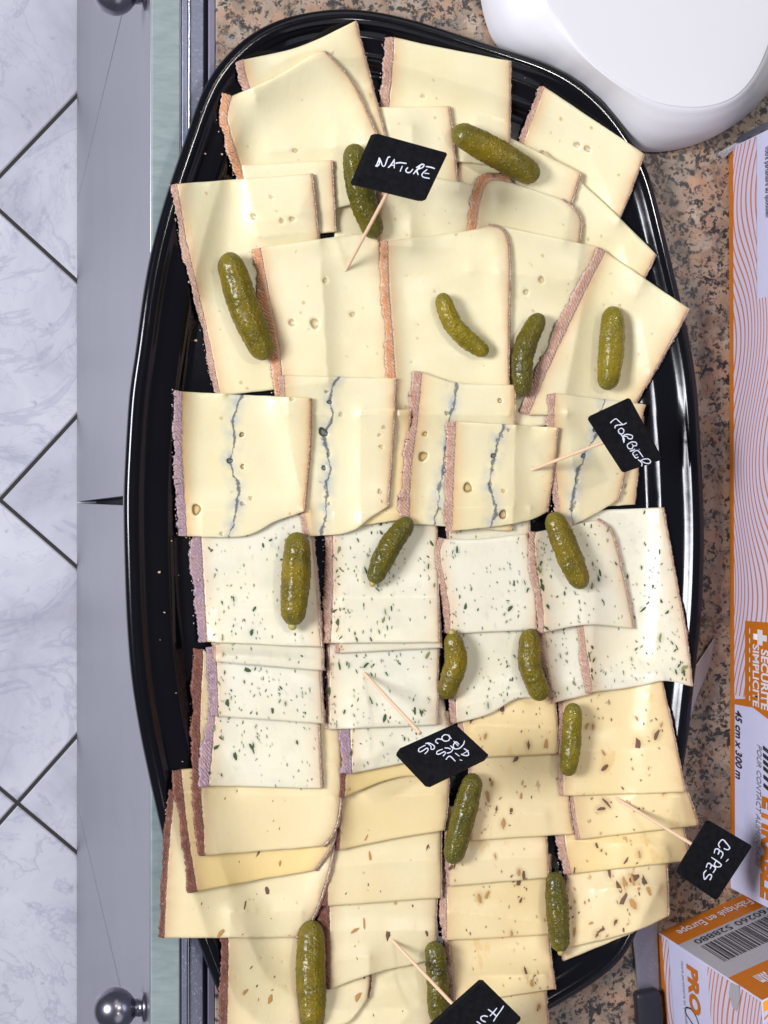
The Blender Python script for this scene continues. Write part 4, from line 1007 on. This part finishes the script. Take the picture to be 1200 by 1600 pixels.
slate_tag('black slate tag reading CEPES hanging past the tray edge', [(1105,1280),(1176,1322),(1121,1406),(1056,1361)], 0.064, 0.0048, (960,1245), (1086,1322),
  [[(680,436),(662,392),(712,335),(765,385),(802,438),(775,462),(728,446)],[(608,505),(625,452),(672,466),(655,522)],[(672,466),(718,508),(690,572)],[(755,612),(786,578)],[(572,556),(690,640),(682,672),(640,676),(610,650),(632,602)],[(508,686),(530,632),(572,652),(556,702)],[(572,652),(625,690),(592,752)],[(512,716),(478,760),(490,832),(540,776),(575,782),(570,812),(552,842)]], .125, (1040,1270), chr_r=0.00034, off=(0.0012, -0.0016))
slate_tag('black slate tag cut off by the lower picture edge', [(755,1532),(816,1592),(735,1668),(672,1606)], 0.066, 0.0048, (612,1468), (712,1574),
  [[(937,412),(900,472),(850,540),(808,608)],[(740,455),(800,500),(842,540)],[(852,440),(805,498),(765,542)],[(738,548),(690,538),(652,556),(662,592),(712,616)],[(598,608),(640,636),(662,660)]], .125, (670,1520), chr_r=0.00033)

# ------------------------------------------------------------------ white round block
def lathe(name, cx, cy, prof_, N, mat, parent=None, smooth=True):
    vs, fs = [], []
    for r_, z_ in prof_:
        for q in range(N):
            t = 2 * math.pi * q / N; vs.append((cx + r_ * math.cos(t), cy + r_ * math.sin(t), z_))
    for a in range(len(prof_) - 1):
        for q in range(N): fs.append((a * N + q, a * N + (q + 1) % N, (a + 1) * N + (q + 1) % N, (a + 1) * N + q))
    fs.append(tuple(range(N))[::-1]); fs.append(tuple((len(prof_) - 1) * N + q for q in range(N)))
    return mesh(name, vs, fs, mat, parent, smooth=smooth)
cb = P(1000, -25, 0); rb = (P(1247, -25, 0) - P(753, -25, 0)).length / 2
rt_ = rb * 0.84; hh = 0.040
NB = 160
def block_r(t):
    """radius at angle t: the side towards the tray is flattened so that it stands clear of the rim"""
    d = np.array([math.cos(t), math.sin(t)]); r_ = rb
    for k in np.linspace(rb, rb * 0.6, 60):
        q = np.array([cb.x, cb.y]) + d * k
        if np.min(np.linalg.norm(ring - q, axis=1)) > 0.0012 and not pip([tuple(p) for p in ring[::3]], np.array([q[0]]), np.array([q[1]]))[0]:
            return k
    return r_ * 0.6
br_ = np.array([block_r(2 * math.pi * q / NB) for q in range(NB)])
lim = br_.copy()
for _ in range(12): br_ = np.minimum(lim, (np.roll(br_, 1) + br_ * 2 + np.roll(br_, -1)) / 4)
tpx = crom([(848,0),(867,25),(900,75),(950,121),(1012,158),(1067,170),(1117,167),(1160,146),(1195,92),(1222,0),(1225,-100),(1160,-205),(1040,-245),(920,-205),(848,-100)], 10, True)
tw = [P(a_, b_, hh) for a_, b_ in tpx]
ta = np.array([math.atan2(p.y - cb.y, p.x - cb.x) % (2 * math.pi) for p in tw]); tr0 = np.array([math.hypot(p.y - cb.y, p.x - cb.x) for p in tw])
o_ = np.argsort(ta); ta, tr0 = ta[o_], tr0[o_]
tr_ = np.interp(2 * math.pi * np.arange(NB) / NB, np.r_[ta[-1] - 2 * math.pi, ta, ta[0] + 2 * math.pi], np.r_[tr0[-1], tr0, tr0[0]])
for _ in range(4): tr_ = (np.roll(tr_, 1) + tr_ * 2 + np.roll(tr_, -1)) / 4
tr_ = np.minimum(tr_, br_ + 0.02)
pr = [(0.02, 0.0), (0.0, 0.0012), (-0.01, 0.004), (0.03, 0.012), (0.22, 0.023), (0.55, 0.032), (0.80, 0.0365), (0.95, 0.0388), (1.08, 0.0397), (1.3, 0.0400), (3.0, 0.0399)]
p2 = crom(pr, 4); bvs, bfs = [], []
for f_, z_ in p2:
    for q in range(NB):
        t = 2 * math.pi * q / NB
        r_ = br_[q] + (tr_[q] - br_[q]) * f_ if f_ <= 1 else tr_[q] - (f_ - 1) * 0.012
        bvs.append((cb.x + r_ * math.cos(t), cb.y + r_ * math.sin(t), z_))
for a in range(len(p2) - 1):
    for q in range(NB): bfs.append((a * NB + q, a * NB + (q + 1) % NB, (a + 1) * NB + (q + 1) % NB, (a + 1) * NB + q))
bfs.append(tuple(range(NB))[::-1]); bfs.append(tuple((len(p2) - 1) * NB + q for q in range(NB)))
tag(mesh('white_block', bvs, bfs, M['bulb_white'], smooth=True), 'white round plastic block with sloping side behind the tray', 'white block')

# ------------------------------------------------------------------ knife
def kn_poly(pts, z0, z1, name, mat, parent, bevw=0.0):
    w = [P(a, b, z1) for a, b in pts]; n = len(w)
    vs = [(p.x, p.y, z1) for p in w] + [(p.x, p.y, z0) for p in w]
    fs = [tuple(range(n)), tuple(range(n, 2 * n))[::-1]] + [(i, n + i, n + (i + 1) % n, (i + 1) % n) for i in range(n)]
    o = mesh(name, vs, fs, mat, parent)
    if bevw: bevel(o, bevw, 3)
    return o
kf = thing('kitchen_knife', tuple(P(1010, 1500, 0)), 'steel kitchen knife with black handle lying under the tray edge', 'knife')
bl = crom([(1118,992),(1108,1045),(1085,1103),(1060,1200),(1042,1320),(1028,1455)], 5)
kn_poly([tuple(p) for p in bl] + [(1031,1548), (998,1554), (987,1458), (1008,1300), (1048,1150), (1088,1038)], 0.0004, 0.0022, 'blade', M['blade'], kf, 0.0006)
kn_poly([(995,1553),(1033,1546),(1042,1640),(1003,1646)], 0.0004, 0.010, 'handle', M['handle'], kf, 0.003)

# ------------------------------------------------------------------ film boxes
def text_mesh(body, size=1.0, bold=0.0, shear=0.0, spacing=1.0):
    c = bpy.data.curves.new('lettering', 'FONT'); c.body = body; c.size = size; c.offset = bold; c.shear = shear
    c.space_character = spacing; c.resolution_u = 3; c.align_x = 'LEFT'; c.align_y = 'BOTTOM_BASELINE'
    o = bpy.data.objects.new('lettering', c); COL.objects.link(o)
    bpy.context.view_layer.update()
    me = bpy.data.meshes.new_from_object(o.evaluated_get(bpy.context.evaluated_depsgraph_get()))
    bpy.data.objects.remove(o); bpy.data.curves.remove(c)
    return me
def face_text(body, org, xd, yd, length, height, n, mat, parent, bold=0.0, shear=0.0, name='printed_lettering', spacing=1.0):
    me = text_mesh(body, 1.0, bold, shear, spacing); me.name = name
    xs = [v.co.x for v in me.vertices]; ys = [v.co.y for v in me.vertices if True]
    w = max(xs) - min(xs); x0 = min(xs)
    capm = text_mesh('H', 1.0, bold, 0); ch = max(v.co.y for v in capm.vertices); bpy.data.meshes.remove(capm)
    for v in me.vertices:
        q = org + xd * ((v.co.x - x0) / w * length) + yd * (v.co.y / ch * height) + n * 0.0003
        v.co = q
    me.materials.clear(); me.materials.append(mat); me.update()
    return link(name, me, parent)
def sheet(name, p, xd, yd, n, x0, x1, y0, y1, mat, parent, off=0.00015, poly=None):
    pts = poly or [(x0, y0), (x1, y0), (x1, y1), (x0, y1)]
    vs = [tuple(p + xd * a + yd * b + n * off) for a, b in pts]
    return mesh(name, vs, [tuple(range(len(pts)))], mat, parent, uvs=np.array(pts))
# box A: long carton whose left side faces the tray
A0 = P(1138.5, 232, 0); A1 = P(1141, 1388, 0)
xd = (A1 - A0).normalized(); zd = Vector((0, 0, 1)); LA = (A1 - A0).length; nA = xd.cross(zd).normalized()
if nA.x > 0: nA = -nA
HA = 0.095; WA = 0.09
bx = thing('film_box', tuple((A0 + A1) / 2), 'long white and orange cling film box at the right edge', 'box', 'cling film boxes')
q = [A0, A1, A1 - nA * WA, A0 - nA * WA]
body = mesh('carton', [tuple(p) for p in q] + [tuple(p + zd * HA) for p in q], [(3, 2, 1, 0), (4, 5, 6, 7), (0, 1, 5, 4), (1, 2, 6, 5), (2, 3, 7, 6), (3, 0, 4, 7)], M['card'], bx); bevel(body, 0.0007, 2)
def fa(px, py):
    h = hit(px, py, A0, nA); d = h - A0; return d.dot(xd), d.z
def sA(name, pts, mat, off): return sheet(name, A0, xd, zd, nA, 0, 0, 0, 0, mat, bx, off, [fa(*p) for p in pts])
u1, vbor = fa(1147.3, 800)
sheet('orange_edge_print', A0, xd, zd, nA, 0.0008, fa(1147, 1330)[0], 0.0008, vbor, M['orange'], bx, 0.0002)
# wave print panels
uA, vA = fa(1181, 320); uB, vB = fa(1183, 467)
sheet('wave_print', A0, xd, zd, nA, 0.001, uB, vbor, vB, M['wave'], bx, 0.0002)
uC, _ = fa(1150, 1092)
sheet('wave_print', A0, xd, zd, nA, uB + 0.0003, fa(1165, 1090)[0], vbor, HA - 0.001, M['wave'], bx, 0.0002)
# orange badge
sA('orange_badge', [(1165,970),(1235,975),(1235,1150),(1165,1096),(1147.5,1094),(1147.5,1102),(1147.5,1094),(1165,1096)][:4], M['orange'], 0.0004)
sA('orange_badge', [(1146.5,1092),(1180,1092),(1180,1106),(1146.5,1100)], M['orange'], 0.0005)
ap_, bp_ = fa(1168,1003), fa(1168,1102)
up_h = fa(1180, 1050)[1] - fa(1170, 1050)[1]
def tA(body_, pa, pb, hpx, mat, off=0.0003, **kw):
    (u0, v0), (u1_, v1_) = fa(*pa), fa(*pb)
    hh_ = fa(pa[0] + hpx, pa[1])[1] - v0
    o_ = A0 + xd * u0 + zd * v0 + nA * off
    d_ = (xd * (u1_ - u0) + zd * (v1_ - v0)); 
    return face_text(body_, o_, d_.normalized(), zd, d_.length, hh_, nA, mat, bx, **kw)
tA('SIMPLICITE', (1178,1006), (1178,1103), 9.5, M['white_ink'], bold=0.03)
tA('SECURITE', (1191,1014), (1191,1108), 11, M['white_ink'], bold=0.03)
tA('+', (1177,982), (1177,1006), 26, M['white_ink'], bold=0.08)
for k in range(8):
    p0_, p1_ = fa(1172, 982 + k * 15), fa(1173.5, 990 + k * 15)
    sheet('dash_print', A0, xd, zd, nA, p0_[0], p1_[0], p0_[1], p1_[1], M['white_ink'], bx, 0.0006)
tA('45 cm x 300 m', (1150.5,1109), (1150.5,1216), 9.5, M['black_ink'], bold=0.02, shear=0.25)
tA('POUR CONTACT ALIMENTAIRE', (1184,1163), (1181,1354), 7, M['grey_ink'], shear=0.3)
tA('ETIRABLE', (1193,1244), (1190,1402), 22, M['orange'], bold=0.05)
tA('film', (1194,1165), (1195,1236), 26, M['black_ink'], bold=0.02, shear=0.4)
tA('votre partenaire au quotidien', (1196.5,230), (1197.5,340), 7, M['black_ink'])
# loose end of clear film and grey slot along the upper end of the box
fp = [P(1121,240,0.0015), P(1131,247,0.0015), P(1156,226,0.012), P(1235,192,0.05), P(1228,178,0.05), P(1166,212,0.014)]
o_ = mesh('clear_film', [tuple(p) for p in fp], [(0, 1, 2, 5), (5, 2, 3, 4)], M['film'], bx)
sd_ = o_.modifiers.new('thick', 'SOLIDIFY'); sd_.thickness = 0.0006
lipv = [A0 + Vector((0, 0.0012, 0.006)), A0 + Vector((0, 0.0012, 0.09)), A0 + Vector((0.004, 0.006, 0.09)), A0 + Vector((0.004, 0.006, 0.006))]
mesh('end_flap', [tuple(p) for p in lipv] + [tuple(p + Vector((0.0006, 0.0008, 0))) for p in lipv], [(0, 1, 2, 3), (7, 6, 5, 4), (0, 4, 5, 1), (2, 6, 7, 3), (1, 5, 6, 2), (3, 7, 4, 0)], M['steel'], bx)

# box B: second carton at the lower right, end cap towards the tray
B0 = P(1027.5, 1457, 0); B1 = P(1182, 1388, 0); B2 = P(1038, 1600, 0)
xb = (B1 - B0); WB = xb.length; xb = xb.normalized()
yb_ = (B2 - B0).normalized()
lo, hi = 0.02, 0.4
for _ in range(50):
    HB = (lo + hi) / 2
    if proj(B0 + zd * HB)[0] < 1190: lo = HB
    else: hi = HB
LB = 0.30
b2 = thing('film_box', tuple((B0 + B1) / 2), 'cling film box at the lower right with its barcode end up front', 'box', 'cling film boxes')
q = [B0, B1, B1 + yb_ * LB, B0 + yb_ * LB]
body = mesh('carton', [tuple(p) for p in q] + [tuple(p + zd * HB) for p in q], [(3, 2, 1, 0), (4, 5, 6, 7), (0, 1, 5, 4), (1, 2, 6, 5), (2, 3, 7, 6), (3, 0, 4, 7)], M['card'], b2); bevel(body, 0.0006, 2)
nC = xb.cross(zd).normalized()
if nC.y < 0: nC = -nC
nS = yb_.cross(zd).normalized()
if nS.x > 0: nS = -nS
def fc(px, py):
    h = hit(px, py, B0, nC); d = h - B0; return d.dot(xb), d.z
def fs_(px, py):
    h = hit(px, py, B0, nS); d = h - B0; return d.dot(yb_), d.z
def cap(name, x0, x1, z0, z1, mat, off=0.0002): return sheet(name, B0, xb, zd, nC, x0, x1, z0, z1, mat, b2, off)
z1c = fc(1064, 1475)[1]; z2c = fc(1145, 1525)[1]
cap('orange_band', 0.0006, WB - 0.0006, 0.0008, z1c, M['orange']); cap('grey_panel', 0.0006, WB - 0.0006, z1c, z2c, M['grey_card']); cap('orange_band', 0.0006, WB - 0.0006, z2c, HB - 0.0008, M['orange'])
# text on the cap runs towards -x
def tC(body_, u_right, u_left, z, h, mat, **kw):
    return face_text(body_, B0 + xb * u_right + zd * z + nC * 0.0003, -xb, zd, u_right - u_left, h, nC, mat, b2, **kw)
tC('Fabriqué en Europe', fc(1180, 1412)[0], fc(1060, 1459)[0], z1c * 0.36, z1c * 0.34, M['white_ink'], bold=0.01)
uq0 = fc(1105, 1480)[0]
za, zb = z1c + (z2c - z1c) * 0.22, z1c + (z2c - z1c) * 0.70
bars_v, bars_f = [], []
x = 0.0085; rb_ = random.Random(4)
while x < WB - 0.003:
    w = rb_.choice([0.0004, 0.0004, 0.0008, 0.0012]); st = len(bars_v)
    for a, b in ((x, za), (x + w, za), (x + w, zb), (x, zb)): bars_v.append(tuple(B0 + xb * a + zd * b + nC * 0.0004))
    bars_f.append((st, st + 1, st + 2, st + 3)); x += w + rb_.choice([0.0004, 0.0007, 0.0010])
mesh('barcode_bars', bars_v, bars_f, M['black_ink'], b2)
tC('3 760260 528880', WB - 0.003, 0.0085, z1c + (z2c - z1c) * 0.06, (z2c - z1c) * 0.11, M['black_ink'])
tC('300m', fc(1235, 1545)[0] if fc(1235, 1545)[0] < WB - .003 else WB - 0.002, 0.010, z2c + (HB - z2c) * 0.30, (HB - z2c) * 0.42, M['white_ink'], bold=0.03)
# side print
vs_b = fs_(1040, 1500)[1]
def sS(name, x0, x1, z0, z1, mat, off=0.0002): return sheet(name, B0, yb_, zd, nS, x0, x1, z0, z1, mat, b2, off)
zo = fs_(1037.5, 1530)[1] if fs_(1037.5, 1530)[1] > 0.002 else 0.006
sS('orange_edge_print', 0.0006, LB - 0.001, 0.0008, 0.0068, M['orange'])
zw0 = fs_(1111, 1590)[1]
sS('wave_print', 0.0006, LB - 0.001, 0.0068, 0.0165, M['wave'])
sS('wave_print', 0.0006, LB - 0.001, zw0, HB - 0.001, M['wave'])
def tS(body_, pa, pb, hpx, mat, **kw):
    (u0, v0), (u1_, v1_) = fs_(*pa), fs_(*pb)
    hh_ = fs_(pa[0] + hpx, pa[1] + hpx * 0.55)[1] - v0
    o_ = B0 + yb_ * u0 + zd * v0; d_ = yb_ * (u1_ - u0) + zd * (v1_ - v0)
    return face_text(body_, o_, d_.normalized(), zd, d_.length, hh_, nS, mat, b2, **kw)
tS('PRO', (1074,1506), (1080,1580), 16, M['orange'], bold=0.05)
tS('Votre partenaire au quotidien', (1064,1499), (1072,1606), 4, M['grey_ink'])
cst = [(1072,1574),(1071,1582),(1078,1594),(1090,1612),(1100,1622)]
bead('script_print', [[hit(x_, y_, B0 + nS * 0.0003, nS) for x_, y_ in cst], [hit(x_, y_, B0 + nS * 0.0003, nS) for x_, y_ in [(1072,1574),(1080,1577),(1088,1590),(1093,1606)]]], M['black_ink'], b2, 0.0005, nS)
# peeled label patch on the side
pp = [fs_(1142,1536), fs_(1156,1540), fs_(1158,1560), fs_(1152,1580), fs_(1145,1572), fs_(1140,1552)]
sheet('peeled_patch', B0, yb_, zd, nS, 0, 0, 0, 0, M['grey_card'], b2, 0.0005, pp)
# top face strip
nT = zd
sheet('orange_edge_print', B0 + zd * HB, xb, yb_, zd, 0.0006, WB - 0.0006, 0.0006, 0.006, M['yellow'], b2, 0.0003)
sheet('wave_print', B0 + zd * HB, xb, yb_, zd, 0.0006, WB - 0.0006, 0.006, LB - 0.001, M['wave'], b2, 0.0003)

# ------------------------------------------------------------------ cheese crumbs on the black tray
def crumb(px, py, sz):
    p = wp_on(px, py); r_ = random.Random(px)
    vs = []
    for a in range(6):
        t = a * math.pi / 3; k = sz * r_.uniform(0.6, 1.2)
        vs.append((p.x + k * math.cos(t) * 1.3, p.y + k * math.sin(t), p.z + 0.0001))
    n = len(vs); vs += [(p.x + (v[0] - p.x) * 0.6, p.y + (v[1] - p.y) * 0.6, p.z + sz * 0.8) for v in vs]
    fs = [tuple(range(n))[::-1], tuple(range(n, 2 * n))] + [(i, (i + 1) % n, n + (i + 1) % n, n + i) for i in range(n)]
    o = mesh('cheese_crumb', vs, fs, M['nature'], None)
    tag(o, 'tiny pale cheese crumb lying on the black tray', 'crumb', 'cheese crumbs on the black tray')
for (a, b, sz) in [(306,532,.0009),(249,894,.0008),(257,957,.0006),(268,845,.0004),(291,840,.0005),(275,1083,.0004),(250,1000,.0003),(346,117,.0005),(321,240,.0005),(347,241,.0006),(314,175,.0003),(820,122,.0003),(279,899,.0003),(285,1190,.0004),(245,1350,.0003)]:
    crumb(a, b, sz)
